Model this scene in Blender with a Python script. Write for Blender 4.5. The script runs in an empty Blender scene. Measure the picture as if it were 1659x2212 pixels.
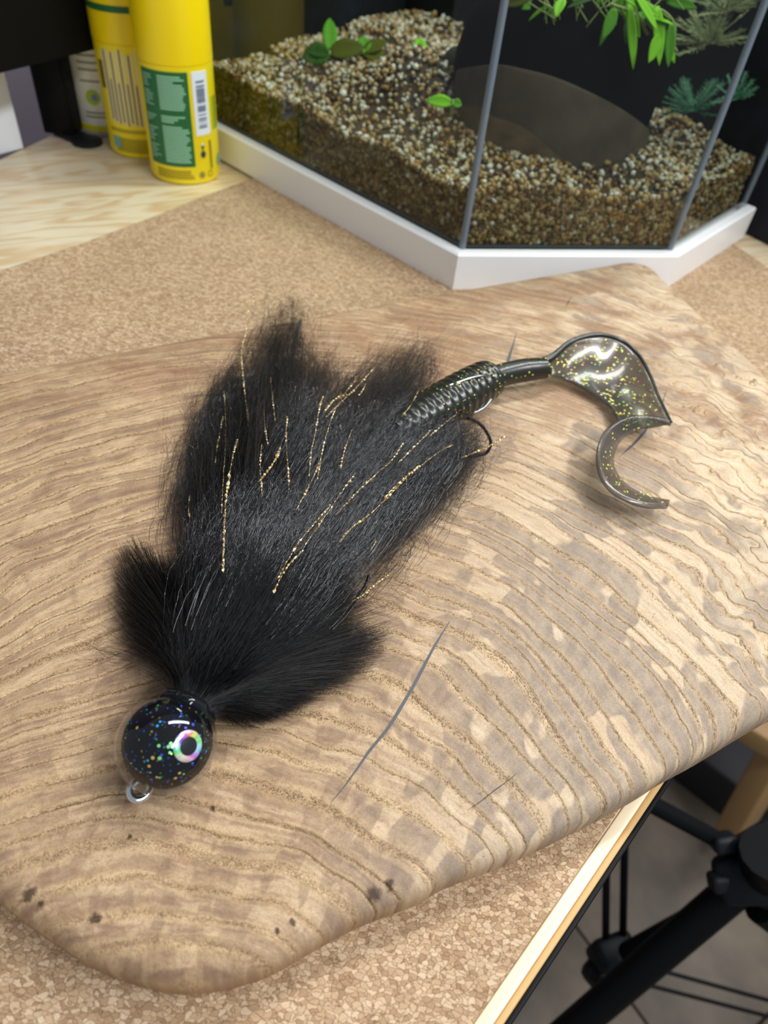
import bpy, bmesh, math, random
import numpy as np
from mathutils import Vector, Matrix
random.seed(7); rng = np.random.default_rng(11)
C = bpy.context.scene.collection
PI = math.pi

# ---------------------------------------------------------------- camera
F = 1540.0; CX, CY = 829.5, 1106.0; H = 0.22
_dn = np.array([638-CX, -(2630-CY), -F]); _dn /= np.linalg.norm(_dn)
UP = -_dn
_fy = np.array([0, 0, -1.]) - UP*np.array([0, 0, -1.]).dot(UP); _fy /= np.linalg.norm(_fy)
_fx = np.cross(_fy, UP)
R = np.array([_fx, _fy, UP])
cam_d = bpy.data.cameras.new('camera'); cam = bpy.data.objects.new('camera', cam_d); C.objects.link(cam)
M4 = Matrix([list(R[0])+[0], list(R[1])+[0], list(R[2])+[H], [0, 0, 0, 1]])
cam.matrix_world = M4
cam_d.sensor_fit = 'VERTICAL'; cam_d.sensor_height = 36.0; cam_d.sensor_width = 27.0
cam_d.lens = F/2212*36
cam_d.clip_start = 0.01; cam_d.clip_end = 20
cam_d.dof.use_dof = True; cam_d.dof.focus_distance = 0.243; cam_d.dof.aperture_fstop = 12.0
bpy.context.scene.camera = cam

def P(px, py, z=0.):
    """point of the photograph -> point on the horizontal plane at height z"""
    w = R @ np.array([px-CX, CY-py, -F]); t = (z-H)/w[2]
    return np.array([0, 0, H]) + w*t

# ---------------------------------------------------------------- light and exposure
sc = bpy.context.scene
sc.view_settings.view_transform = 'Standard'; sc.view_settings.look = 'None'
sc.view_settings.gamma = 1; sc.view_settings.use_curve_mapping = False
sc.view_settings.exposure = 0.0
W = bpy.data.worlds.new('world'); sc.world = W; W.use_nodes = True
W.node_tree.nodes['Background'].inputs[0].default_value = (0.80, 0.88, 1.0, 1)
W.node_tree.nodes['Background'].inputs[1].default_value = 0.36
def area(name, loc, target, sx, sy, power, col, roll=0.0):
    l = bpy.data.lights.new(name, 'AREA'); l.shape = 'RECTANGLE'; l.size = sx; l.size_y = sy
    l.energy = power; l.color = col
    o = bpy.data.objects.new(name, l); C.objects.link(o); o.location = loc
    z = (Vector(loc)-Vector(target)).normalized(); x = Vector((math.cos(roll), math.sin(roll), 0))
    y = z.cross(x).normalized(); x = y.cross(z).normalized()
    m = Matrix((x, y, z)).transposed().to_4x4(); m.translation = Vector(loc); o.matrix_world = m
    return o
area('bench_lamp', (0.45, 0.72, 1.0), (0.0, 0.2, 0), 1.0, 0.13, 11.0, (1, 1, 1), math.atan2(0.59, 1.04))
area('fill_light', (0.70, -0.12, 1.05), (0, 0.3, 0), 0.90, 0.14, 15.0, (0.985, 0.99, 1.0), 1.2)  # added fill light that brightens the tank base and upright faces
area('aquarium_lamp', (0.06, 0.66, 0.335), (0.06, 0.66, 0), 0.12, 0.05, 0.75, (0.9, 0.97, 1.0), math.radians(-41))

# ---------------------------------------------------------------- helpers: nodes
class NT:
    def __init__(s, name):
        s.m = bpy.data.materials.new(name); s.m.use_nodes = True
        s.t = s.m.node_tree; s.t.nodes.clear()
        s.out = s.n('ShaderNodeOutputMaterial')
    def n(s, ty, **kw):
        d = s.t.nodes.new(ty)
        for k, v in kw.items(): setattr(d, k, v)
        return d
    def put(s, sock, v):
        if isinstance(v, bpy.types.NodeSocket): s.t.links.new(v, sock)
        elif v is not None:
            if hasattr(sock, 'default_value'):
                try: sock.default_value = v
                except Exception: sock.default_value = tuple(v)+(1,)
    def math(s, op, a, b=None, c=None, clamp=False):
        d = s.n('ShaderNodeMath', operation=op); d.use_clamp = clamp
        s.put(d.inputs[0], a)
        if b is not None: s.put(d.inputs[1], b)
        if c is not None: s.put(d.inputs[2], c)
        return d.outputs[0]
    def add(s, a, b): return s.math('ADD', a, b)
    def sub(s, a, b): return s.math('SUBTRACT', a, b)
    def mul(s, a, b): return s.math('MULTIPLY', a, b)
    def ss(s, v, a, b, lo=0., hi=1.):
        d = s.n('ShaderNodeMapRange', interpolation_type='SMOOTHSTEP')
        s.put(d.inputs[0], v); d.inputs[1].default_value = a; d.inputs[2].default_value = b
        d.inputs[3].default_value = lo; d.inputs[4].default_value = hi
        return d.outputs[0]
    def mixc(s, f, a, b, mode='MIX'):
        d = s.n('ShaderNodeMix', data_type='RGBA', blend_type=mode)
        s.put(d.inputs[0], f); s.put(d.inputs[6], a); s.put(d.inputs[7], b)
        return d.outputs[2]
    def vec(s, x, y, z):
        d = s.n('ShaderNodeCombineXYZ'); s.put(d.inputs[0], x); s.put(d.inputs[1], y); s.put(d.inputs[2], z)
        return d.outputs[0]
    def noise(s, v, scale, detail=2., rough=.5, col=False, dist=0.):
        d = s.n('ShaderNodeTexNoise'); s.put(d.inputs['Vector'], v)
        d.inputs['Scale'].default_value = scale; d.inputs['Detail'].default_value = detail
        d.inputs['Roughness'].default_value = rough; d.inputs['Distortion'].default_value = dist
        return d.outputs['Color' if col else 'Fac']
    def voro(s, v, scale, feature='F1', rand=1.):
        d = s.n('ShaderNodeTexVoronoi', feature=feature); s.put(d.inputs['Vector'], v)
        d.inputs['Scale'].default_value = scale; d.inputs['Randomness'].default_value = rand
        return d
    def ramp(s, f, stops):
        d = s.n('ShaderNodeValToRGB'); e = d.color_ramp.elements
        while len(e) < len(stops): e.new(.5)
        for i, (p, c) in enumerate(stops): e[i].position = p; e[i].color = tuple(c)+(1,)
        s.put(d.inputs[0], f); return d.outputs[0]
    def obj(s): return s.n('ShaderNodeTexCoord').outputs['Object']
    def scale(s, v, k):
        d = s.n('ShaderNodeMapping'); s.put(d.inputs[0], v); d.inputs['Scale'].default_value = k; return d.outputs[0]
    def bump(s, h, strength, dist):
        d = s.n('ShaderNodeBump'); d.inputs['Strength'].default_value = strength
        d.inputs['Distance'].default_value = dist; s.put(d.inputs['Height'], h); return d.outputs[0]
    def bsdf(s, col, rough=.5, metal=0., normal=None, spec=None, coat=None, **kw):
        d = s.n('ShaderNodeBsdfPrincipled')
        s.put(d.inputs['Base Color'], tuple(col)+(1,) if isinstance(col, (tuple, list)) and len(col) == 3 else col)
        s.put(d.inputs['Roughness'], rough); s.put(d.inputs['Metallic'], metal)
        if normal is not None: s.put(d.inputs['Normal'], normal)
        if spec is not None: d.inputs['Specular IOR Level'].default_value = spec
        if coat is not None: d.inputs['Coat Weight'].default_value = coat; d.inputs['Coat Roughness'].default_value = .05
        for k, v in kw.items(): s.put(d.inputs[k.replace('_', ' ')], v)
        return d.outputs[0]
    def done(s, sh): s.t.links.new(sh, s.out.inputs[0]); return s.m
def lin(r, g, b):
    f = lambda c: (c/255/12.92) if c/255 <= .04045 else ((c/255+.055)/1.055)**2.4
    return (f(r), f(g), f(b))
def plain(name, col, rough=.5, metal=0., **kw):
    t = NT(name); return t.done(t.bsdf(col, rough, metal, **kw))
def clear(name, tint, coatcol=(1, 1, 1), ior=1.45, extra=0.0):
    """thin clear sheet: lets light straight through, reflects by Fresnel"""
    t = NT(name); tr = t.n('ShaderNodeBsdfTransparent'); tr.inputs[0].default_value = tuple(tint)+(1,)
    gl = t.n('ShaderNodeBsdfGlossy'); gl.inputs['Roughness'].default_value = 0.02; gl.inputs[0].default_value = tuple(coatcol)+(1,)
    fr = t.n('ShaderNodeFresnel'); fr.inputs[0].default_value = ior
    mx = t.n('ShaderNodeMixShader'); g_ = t.n('ShaderNodeNewGeometry'); t.put(mx.inputs[0], t.mul(fr.outputs[0], t.sub(1., g_.outputs['Backfacing'])))
    t.put(mx.inputs[1], tr.outputs[0]); t.put(mx.inputs[2], gl.outputs[0]); return t.done(mx.outputs[0])

# ---------------------------------------------------------------- helpers: geometry
def mesh_np(name, V, Fc, mat, parent=None, smooth=True, mats=None, midx=None):
    V = np.asarray(V, dtype=np.float32); me = bpy.data.meshes.new(name)
    if isinstance(Fc, np.ndarray):
        k = Fc.shape[1]; nf = len(Fc)
        me.vertices.add(len(V)); me.vertices.foreach_set('co', V.ravel())
        me.loops.add(nf*k); me.loops.foreach_set('vertex_index', Fc.astype(np.int32).ravel())
        me.polygons.add(nf); me.polygons.foreach_set('loop_start', np.arange(0, nf*k, k, dtype=np.int32))
        me.update(calc_edges=True)
    else:
        me.from_pydata([tuple(v) for v in V], [], [tuple(int(i) for i in f) for f in Fc]); me.update()
    me.polygons.foreach_set('use_smooth', np.full(len(me.polygons), smooth))
    for m in (mats or [mat]): me.materials.append(m)
    if midx is not None: me.polygons.foreach_set('material_index', np.asarray(midx, dtype=np.int32))
    me.validate(); me.update()
    o = bpy.data.objects.new(name, me); C.objects.link(o)
    if parent: o.parent = parent
    return o
def bm_obj(name, bm, mat, parent=None, smooth=False, mats=None):
    me = bpy.data.meshes.new(name); bmesh.ops.recalc_face_normals(bm, faces=bm.faces); bm.to_mesh(me); bm.free()
    for p in me.polygons: p.use_smooth = smooth
    for m in (mats or [mat]): me.materials.append(m)
    o = bpy.data.objects.new(name, me); C.objects.link(o)
    if parent: o.parent = parent
    return o
def smooth_by_angle(o, deg=35):
    me = o.data; me.polygons.foreach_set('use_smooth', [True]*len(me.polygons))
    bm = bmesh.new(); bm.from_mesh(me)
    for e in bm.edges:
        if len(e.link_faces) == 2 and e.calc_face_angle(0) > math.radians(deg): e.smooth = False
    bm.to_mesh(me); bm.free()
def tag(o, label=None, cat=None, group=None, kind=None):
    if label: o['label'] = label
    if cat: o['category'] = cat
    if group: o['group'] = group
    if kind: o['kind'] = kind
    return o
def empty(name, loc, label, cat, group=None):
    """Empty at the base of a thing; children carry world coordinates through the inverse parent matrix"""
    o = bpy.data.objects.new(name, None); C.objects.link(o); o.location = loc
    o.empty_display_size = .01
    return tag(o, label, cat, group)
def settle(root):
    """children were modelled in world coordinates: keep them there under a moved root"""
    loc = Vector(root.location)
    for c in root.children:
        if 'settled' not in c:
            c.matrix_parent_inverse = Matrix.Translation(-loc)
def tube(pts, rad, n=8, cap=True):
    pts = np.asarray(pts, float); k = len(pts)
    rad = np.full(k, rad) if np.isscalar(rad) else np.asarray(rad, float)
    T = np.gradient(pts, axis=0); T /= np.linalg.norm(T, axis=1)[:, None]+1e-12
    u = np.cross(T[0], [0.13, 0.31, 0.94]); u /= np.linalg.norm(u)
    V = []
    for i in range(k):
        u = u - T[i]*u.dot(T[i]); u /= np.linalg.norm(u); v = np.cross(T[i], u)
        for j in range(n):
            a = 2*PI*j/n; V.append(pts[i]+rad[i]*(math.cos(a)*u+math.sin(a)*v))
    Fc = [(i*n+j, i*n+(j+1) % n, (i+1)*n+(j+1) % n, (i+1)*n+j) for i in range(k-1) for j in range(n)]
    if cap: Fc += [tuple(range(n-1, -1, -1)), tuple((k-1)*n+j for j in range(n))]
    return V, Fc
def spline(pts, m=8):
    """Catmull-Rom through pts"""
    p = np.asarray(pts, float); p = np.vstack([2*p[0]-p[1], p, 2*p[-1]-p[-2]]); out = []
    for i in range(1, len(p)-2):
        for t in np.linspace(0, 1, m, endpoint=False):
            a, b, c, d = p[i-1:i+3]
            out.append(.5*((2*b)+(-a+c)*t+(2*a-5*b+4*c-d)*t*t+(-a+3*b-3*c+d)*t**3))
    out.append(p[-2]); return np.array(out)
def box(name, c, s, mat, parent=None, rotz=0., bev=0., seg=2, R3=None):
    bm = bmesh.new(); bmesh.ops.create_cube(bm, size=1)
    for v in bm.verts: v.co = Vector((v.co.x*s[0], v.co.y*s[1], v.co.z*s[2]))
    if bev: bmesh.ops.bevel(bm, geom=list(bm.edges), offset=bev, segments=seg, affect='EDGES', profile=.5)
    m = (R3 or Matrix.Rotation(rotz, 4, 'Z'))
    for v in bm.verts: v.co = m @ v.co + Vector(c)
    o = bm_obj(name, bm, mat, parent)
    if bev: smooth_by_angle(o, 50)
    return o
def prism(name, poly, z0, z1, mat, parent=None, bev=0., seg=2):
    bm = bmesh.new(); b = [bm.verts.new((p[0], p[1], z0)) for p in poly]; t = [bm.verts.new((p[0], p[1], z1)) for p in poly]
    n = len(poly); bm.faces.new(b[::-1]); bm.faces.new(t)
    for i in range(n): bm.faces.new((b[i], b[(i+1) % n], t[(i+1) % n], t[i]))
    if bev: bmesh.ops.bevel(bm, geom=list(bm.edges), offset=bev, segments=seg, affect='EDGES', profile=.5)
    o = bm_obj(name, bm, mat, parent)
    if bev: smooth_by_angle(o, 50)
    return o
def lathe(name, prof, c, mat, parent=None, n=64, smooth=40):
    V = []; Fc = []
    for r, z in prof:
        for j in range(n):
            a = 2*PI*j/n; V.append((c[0]+r*math.cos(a), c[1]+r*math.sin(a), c[2]+z))
    k = len(prof)
    for i in range(k-1):
        for j in range(n): Fc.append((i*n+j, i*n+(j+1) % n, (i+1)*n+(j+1) % n, (i+1)*n+j))
    Fc += [tuple(range(n-1, -1, -1)), tuple((k-1)*n+j for j in range(n))]
    o = mesh_np(name, V, Fc, mat, parent); smooth_by_angle(o, smooth); return o
ICO_V = None
def ico():
    global ICO_V, ICO_F
    if ICO_V is None:
        bm = bmesh.new(); bmesh.ops.create_icosphere(bm, subdivisions=1, radius=1)
        ICO_V = np.array([v.co[:] for v in bm.verts]); ICO_F = np.array([[v.index for v in f.verts] for f in bm.faces]); bm.free()
    return ICO_V, ICO_F

T = 0.0205          # board thickness (cork top is z = 0)

# ================================================================ MATERIALS
def wood_board():
    t = NT('spalted_ash'); v = t.scale(t.obj(), (1000, 1000, 1000))          # millimetres
    sp = t.n('ShaderNodeSeparateXYZ'); t.put(sp.inputs[0], v); x, y, z = sp.outputs
    flat = t.vec(x, y, t.mul(z, .25))
    nA = t.sub(t.noise(flat, .018, 2, .5), .5); nB = t.sub(t.noise(flat, .16, 2, .55), .5); nC = t.sub(t.noise(flat, .7, 2, .6), .5)
    wx = t.sub(t.noise(t.vec(y, x, 40.), .03, 1, .5), .5)
    x2 = t.add(x, t.mul(wx, 14.)); y2 = t.add(y, t.mul(nA, 16.))
    def dist(cx, cy):
        a = t.sub(x2, cx); b = t.sub(y2, cy)
        return t.math('SQRT', t.add(t.mul(a, a), t.mul(b, b)))
    r1 = dist(-40, -42); r2 = dist(-14, 70)
    w = t.ss(t.add(t.sub(y, 50.), t.mul(t.math('ABSOLUTE', t.add(x, 36.)), .5)), 45, 130)
    d = t.n('ShaderNodeMix'); t.put(d.inputs[0], w); t.put(d.inputs[2], t.sub(r1, 98.)); t.put(d.inputs[3], r2); f = d.outputs[0]
    f = t.add(f, t.add(t.mul(nB, 1.5), t.mul(nC, .38)))
    far = t.ss(x, 108, 150)                                     # the wavy narrow rings at the right end
    f = t.add(f, t.mul(far, t.mul(t.sub(t.noise(flat, .055, 2), .5), 34.)))
    ph = t.add(t.math('DIVIDE', t.add(f, 300.), 7.0), t.mul(t.noise(t.vec(t.mul(f, .06), 3.3, 0.), 1., 2, .5), 1.9))
    fr = t.math('FRACT', ph); band = t.math('FLOOR', ph)
    line = t.math('MAXIMUM', t.ss(fr, .0, .05, 1, 0), t.ss(fr, .80, 1.0, 0, 1))  # groove at the ring start
    brk = t.ss(t.noise(v, .55, 3, .7), .36, .62); str_ = t.ss(t.noise(t.vec(t.mul(band, 7.3), t.mul(t.noise(flat, .05, 1), 3.), 2.), 1., 1), .35, .65, .25, 1.)
    glow = t.math('MAXIMUM', t.ss(fr, .08, .42, 1, 0), t.ss(fr, .72, .97, 0, 1))
    th = t.math('ARCTAN2', t.add(y2, 22.), t.add(x2, 38.))
    arc = t.mul(th, 11.5)
    # medullary blotches: pieces of a ring band that stay pale or turn grey-brown
    pv = t.vec(arc, t.add(t.mul(band, 1.37), t.mul(ph, .35)), 0.)
    blot = t.noise(pv, 1.05, 2, .45)
    big = t.noise(flat, .022, 2, .5)
    front = t.mul(t.ss(x, -10, 40), t.ss(y, 230, 160)); pat = t.ss(t.add(t.add(blot, t.mul(front, .085)), t.mul(t.sub(big, .5), .75)), .480, .525)
    pv2 = t.vec(t.mul(th, 26.), t.mul(ph, .5), 3.)
    streak = t.noise(pv2, 1.6, 3, .6)
    ring_s = t.noise(t.vec(t.mul(arc, .45), t.mul(ph, 2.6), 9.), 1.0, 3, .6)
    pale = t.mixc(t.ss(ring_s, .3, .7), lin(226, 206, 177), lin(209, 183, 150))
    grey = t.mixc(t.ss(streak, .3, .7), lin(154, 139, 124), lin(180, 162, 141))
    col = t.mixc(t.mul(pat, .93), pale, grey)
    # warmer, browner towards the left end, creamier at the right
    warm = t.ss(t.sub(x, t.mul(y, .15)), -40, 50, 1, 0)
    col = t.mixc(t.mul(warm, .62), col, t.mixc(t.ss(ring_s, .36, .62), lin(198, 161, 116), lin(142, 103, 70)))
    upper = t.ss(y, 200, 300)
    col = t.mixc(t.mul(t.mul(upper, t.ss(t.noise(t.vec(t.mul(x, .6), y, 0.), .05, 4, .65), .40, .60)), .72), col, lin(150, 112, 84))
    col = t.mixc(t.mul(t.mul(far, t.ss(t.noise(flat, .05, 3), .45, .6)), .6), col, lin(236, 214, 180))
    col = t.mixc(t.mul(t.mul(glow, t.ss(t.noise(v, .9, 3, .7), .3, .65, .5, 1.)), .50), col, lin(222, 188, 138))
    # open pores along the ring start
    pores = t.voro(t.vec(t.mul(th, 190.), t.mul(f, 3.0), 0.), 1.0)
    pd = t.ss(pores.outputs['Distance'], .18, .48, 1, 0)
    nearline = t.math('MAXIMUM', t.ss(fr, .0, .24, 1, 0), t.ss(fr, .82, 1.0, 0, 1))
    pm = t.mul(pd, nearline)
    col = t.mixc(t.mul(t.mul(pm, str_), .80), col, lin(118, 86, 56))
    col = t.mixc(t.mul(t.mul(t.mul(t.ss(fr, 0, .09, 1, 0), brk), str_), .60), col, lin(132, 98, 66))
    # fine wood grain and scattered dark specks
    fine = t.noise(v, 3.2, 3, .65)
    col = t.mixc(1.0, col, t.ramp(fine, [(.25, (.62, .59, .56)), (.52, (.97, .97, .97)), (.8, (1.12, 1.12, 1.12))]), 'MULTIPLY')
    col = t.mixc(t.mul(t.ss(t.noise(t.vec(t.mul(th, 60.), t.mul(f, .9), 5.), 1.0, 3, .7), .50, .68), t.add(.22, t.mul(warm, .3))), col, lin(146, 110, 80))
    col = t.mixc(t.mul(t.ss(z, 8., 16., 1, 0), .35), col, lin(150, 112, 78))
    mid = t.noise(t.vec(t.mul(th, 22.), t.mul(f, .55), 1.), 1.0, 5, .72)
    col = t.mixc(1.0, col, t.ramp(mid, [(.3, (.80, .76, .72)), (.5, (.98, .98, .98)), (.75, (1.08, 1.08, 1.08))]), 'MULTIPLY')
    sp2 = t.mul(t.ss(t.noise(flat, .26, 3, .7), .70, .76), .55)
    col = t.mixc(sp2, col, lin(92, 74, 62))
    for (px, py, r) in ((808, 1926, 2.6), (842, 1908, 1.7), (60, 1928, 2.4), (205, 1985, 1.9), (85, 1950, 1.2), (630, 1990, 1.0), (280, 1806, .8), (458, 1748, 1.0), (930, 1010, .7), (600, 2010, .8)):
        q = P(px, py, T)*1000
        a = t.sub(x, float(q[0])); b = t.sub(y, float(q[1]))
        dd = t.add(t.math('SQRT', t.add(t.mul(a, a), t.mul(b, b))), t.mul(nC, 2.5))
        col = t.mixc(t.ss(dd, r*.35, r, .85, 0), col, lin(58, 38, 30))
    hgt = t.add(t.add(t.mul(t.mul(t.ss(fr, .0, .16, 0, 1), t.ss(fr, .93, 1., 1, 0)), str_), t.mul(pm, -.6)), t.mul(fine, .35))
    sh = t.bsdf(col, t.ss(fine, .2, .8, .48, .66), 0., t.bump(hgt, .85, .0007), spec=.35)
    return t.done(sh)
def cork_mat():
    t = NT('cork'); v = t.scale(t.obj(), (1000, 1000, 1000))
    d = t.n('ShaderNodeVectorMath', operation='MULTIPLY_ADD'); t.put(d.inputs[0], t.noise(v, .45, 2, .5, col=True)); d.inputs[1].default_value = (1.9, 1.9, 1.9); t.put(d.inputs[2], v)
    vv = d.outputs[0]
    sq = t.scale(vv, (.62, 1., 1.)); sq.node.inputs['Rotation'].default_value = (0, 0, .6)
    cell = t.voro(sq, .84, 'F1'); edge = t.voro(sq, .84, 'DISTANCE_TO_EDGE')
    cs = t.n('ShaderNodeSeparateColor'); t.put(cs.inputs[0], cell.outputs['Color'])
    c1 = t.ramp(cs.outputs[0], [(0, lin(164, 134, 104)), (.35, lin(190, 160, 126)), (.7, lin(204, 176, 143)), (1, lin(218, 192, 160))])
    fine = t.noise(v, 2.2, 3, .65)
    c1 = t.mixc(1., c1, t.ramp(fine, [(.3, (.78, .76, .74)), (.6, (1.03, 1.03, 1.03))]), 'MULTIPLY')
    e = t.ss(t.add(edge.outputs['Distance'], t.mul(t.sub(t.noise(v, 1.2, 2), .5), .09)), .0, .075, 1, 0)
    c1 = t.mixc(t.mul(e, .62), c1, lin(108, 78, 52))
    sp = t.ss(t.noise(v, .55, 2, .6), .70, .75)
    c1 = t.mixc(t.mul(sp, .55), c1, lin(84, 64, 50))
    c1 = t.mixc(1., c1, t.ramp(t.noise(v, .025, 2), [(.3, (.93, .92, .90)), (.7, (1.05, 1.05, 1.05))]), 'MULTIPLY')
    return t.done(t.bsdf(c1, .8, 0., t.bump(t.add(t.mul(e, -1.), t.mul(fine, .4)), .5, .0003), spec=.2))
def pine_mat(name='pine', ang=-1.0):
    t = NT(name); v = t.scale(t.obj(), (1000, 1000, 1000)); v.node.inputs['Rotation'].default_value = (0, 0, ang)
    st = t.scale(v, (.16, 1., 1.))
    n = t.noise(st, .03, 3, .5, dist=.8)
    ph = t.math('FRACT', t.mul(n, 9.))
    g = t.math('MAXIMUM', t.ss(ph, .0, .25, 1, 0), t.ss(ph, .5, 1., 0, 1))
    col = t.mixc(t.mul(g, .75), lin(245, 230, 196), lin(222, 184, 132))
    f = t.noise(t.scale(v, (.1, 1.5, 1)), 1., 3, .6)
    col = t.mixc(1., col, t.ramp(f, [(.3, (.93, .92, .9)), (.7, (1.04, 1.04, 1.04))]), 'MULTIPLY')
    return t.done(t.bsdf(col, .32, 0., spec=.5))
m_board = wood_board(); m_cork = cork_mat(); m_pine = pine_mat('pine_top', -.55); m_edge = pine_mat('pine_edge', -.87)
def ply():
    t = NT('ply_layers'); sp = t.n('ShaderNodeSeparateXYZ'); t.put(sp.inputs[0], t.scale(t.obj(), (1000, 1000, 1000)))
    w = t.math('FRACT', t.mul(sp.outputs[2], .28))
    c = t.ramp(w, [(.0, lin(214, 176, 120)), (.45, lin(196, 152, 96)), (.5, lin(228, 200, 150)), (1, lin(222, 190, 140))])
    return t.done(t.bsdf(c, .55))
m_ply = ply()
m_black = plain('black_metal', (.003, .0033, .0038), .5, spec=.15)
m_blackp = plain('black_plastic', (.007, .0085, .011), .5, spec=.25)
m_white = plain('white_plastic', lin(250, 252, 252), .3)
m_silic = plain('grey_silicone', lin(112, 124, 136), .4)
m_glass = clear('thin_glass', (.93, .96, .95), ior=1.40)
m_water = clear('water', (.84, .84, .76), ior=1.03)
m_navy = plain('navy_fabric', lin(20, 26, 42), .9)

# ================================================================ SETTING
def floor_mat():
    t = NT('stone_floor'); v = t.obj()
    n = t.noise(v, 7., 4, .6)
    c = t.ramp(n, [(.3, lin(78, 70, 60)), (.5, lin(106, 95, 82)), (.7, lin(128, 114, 98))])
    return t.done(t.bsdf(c, .6))
floor_z = -.76
m_floor = floor_mat()
fl = mesh_np('floor', [(-2, -1, floor_z-.012), (3, -1, floor_z-.012), (3, 2.4, floor_z-.012), (-2, 2.4, floor_z-.012)], [(0, 1, 2, 3)], plain('grout', lin(70, 64, 58), .9), smooth=False)
tag(fl, kind='structure')
tile_me = None
for i in range(-3, 6):
    for j in range(-3, 6):
        a = math.radians(38); cx, cy = .55+(i-.5)*.30, .35+(j-.5)*.30
        if abs(i-1) > 3 or abs(j-1) > 3: continue
        q = (.45+(i-1)*.303*math.cos(a)-(j-1)*.303*math.sin(a), .35+(i-1)*.303*math.sin(a)+(j-1)*.303*math.cos(a))
        if tile_me is None:
            o = box('tile', (0, 0, 0), (.30, .30, .012), m_floor, fl, 0, .0015, 1); tile_me = o.data
        else:
            o = bpy.data.objects.new('tile', tile_me); C.objects.link(o); o.parent = fl
        o.location = (q[0], q[1], floor_z-.006+rng.uniform(-.0004, .0004)); o.rotation_euler = (0, 0, a)

def wall(name, a, b, z0, z1, mat):
    a = np.array(a); b = np.array(b); d = (b-a)/np.linalg.norm(b-a); L = np.linalg.norm(b-a)
    n = np.array([-d[1], d[0]])*.05; c = (a+b)/2+n
    return tag(box(name, (c[0], c[1], (z0+z1)/2), (L, .1, z1-z0), mat, None, math.atan2(d[1], d[0])), kind='structure')
pw0 = P(0, 335, 0)[:2]; pw1 = P(105, 300, 0)[:2]
tdir = np.array([-.752, .66]); tdir /= np.linalg.norm(tdir)     # along the long side of the tank (and the table)
tper = np.array([.66, .752]); tper /= np.linalg.norm(tper)
# table geometry -------------------------------------------------------------
e0 = P(1068, 2212, 0)[:2]; e1 = P(1405, 1710, 0)[:2]; ed = (e1-e0)/np.linalg.norm(e1-e0)
ep = np.array([-ed[1], ed[0]])                                    # into the table
A = e0-ed*.45; B = e0+ed*.86
tabD = .62
wb0 = A+ep*tabD; wb1 = B+ep*tabD
wl_a = pw0+(pw0-pw1)*5; wl_b = pw1+(pw1-pw0)*9
# wall behind the table, grey-mauve
wall('wall_back', (-1.6, .35), (.9, 2.1), floor_z, 1.5, plain('grey_paint', lin(118, 108, 118), .8))

# ================================================================ TABLE, CORK, BOARD
zt = -.0025
table = empty('table', (float(e0[0]), float(e0[1]), floor_z), 'light pine plywood table with a black underside under the cork mat', 'table')
wdir = np.array([.72, .69]); wdir /= np.linalg.norm(wdir)
ld0 = np.array([.22, .975]); ld0 /= np.linalg.norm(ld0); Lf = pw0-ld0*.55; Lb = pw0+ld0*.34
poly = [A, B, B+ep*.50, Lb, Lf]
tt = prism('table_top', poly, zt-.017, zt, m_pine, table, .0012, 2)
tt.data.materials.append(m_ply)
for p in tt.data.polygons:
    if abs(p.normal.z) < .3: p.material_index = 1
def along(a, b, z0, z1, wid, name, mat, parent, bev=.001, off=0.):
    a = np.array(a); b = np.array(b); d = (b-a)/np.linalg.norm(b-a); n = np.array([-d[1], d[0]])
    c = (a+b)/2+n*off
    return box(name, (c[0], c[1], (z0+z1)/2), (np.linalg.norm(b-a), wid, z1-z0), mat, parent, math.atan2(d[1], d[0]), bev)
along(A+ep*.0020, B+ep*.0020, zt-.001, zt+.0008, .0038, 'edge_strip', plain('glare_cream', lin(246, 228, 192), .3), table, .0004)  # cream colour carries the glare along the table's pine edge
along(A-ep*.0010, B-ep*.0010, zt-.016, zt-.0012, .0021, 'ply_edge', plain('ply_brown', lin(206, 166, 108), .55), table, .0006)
along(A-ep*.0029, B-ep*.0029, zt-.030, zt-.0035, .0018, 'edge_band', m_black, table, .0005)
prism('under_panel', [A+ep*.002, B+ep*.002, B+ep*.495, Lb-ep*.004, Lf-ep*.004], zt-.034, zt-.0172, m_blackp, table)
for k, (u, w) in enumerate(((.12, .05), (1.25, .05), (.30, .33), (1.25, .45))):
    q = A+ed*u+ep*w
    box('leg', (q[0], q[1], (floor_z+zt-.034)/2), (.04, .04, zt-.034-floor_z), m_black, table, math.atan2(ed[1], ed[0]), .003)
settle(table)

# cork mat: its left border runs diagonally over the table, the right one beside the pine edge
cl = [P(*p, 0)[:2] for p in ((-330, 700), (-150, 640), (0, 585), (180, 525), (330, 468), (450, 420), (545, 385))]
ce = P(545, 385, 0)[:2]
cr0 = P(1022, 2212, 0)[:2]; cr1 = P(1330, 1760, 0)[:2]; cd = (cr1-cr0)/np.linalg.norm(cr1-cr0)
right_far = P(1545, 500, 0)[:2]; right2 = P(1680, 592, 0)[:2]
pc = [cr0-cd*.3, cr0, cr1]
rr = cr1+cd*.30
pc += [rr, right2, right_far, right_far+tdir*.10+(-.02, .01), ce+tper*.03] + cl[::-1]
pc.append(cl[0]-np.array([.03, .22]))
cork = prism('cork_mat', pc, -.0024, 0, m_cork)
tag(cork, 'speckled brown cork mat spread over the pine table under the thick wooden board', 'cork mat')

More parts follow.
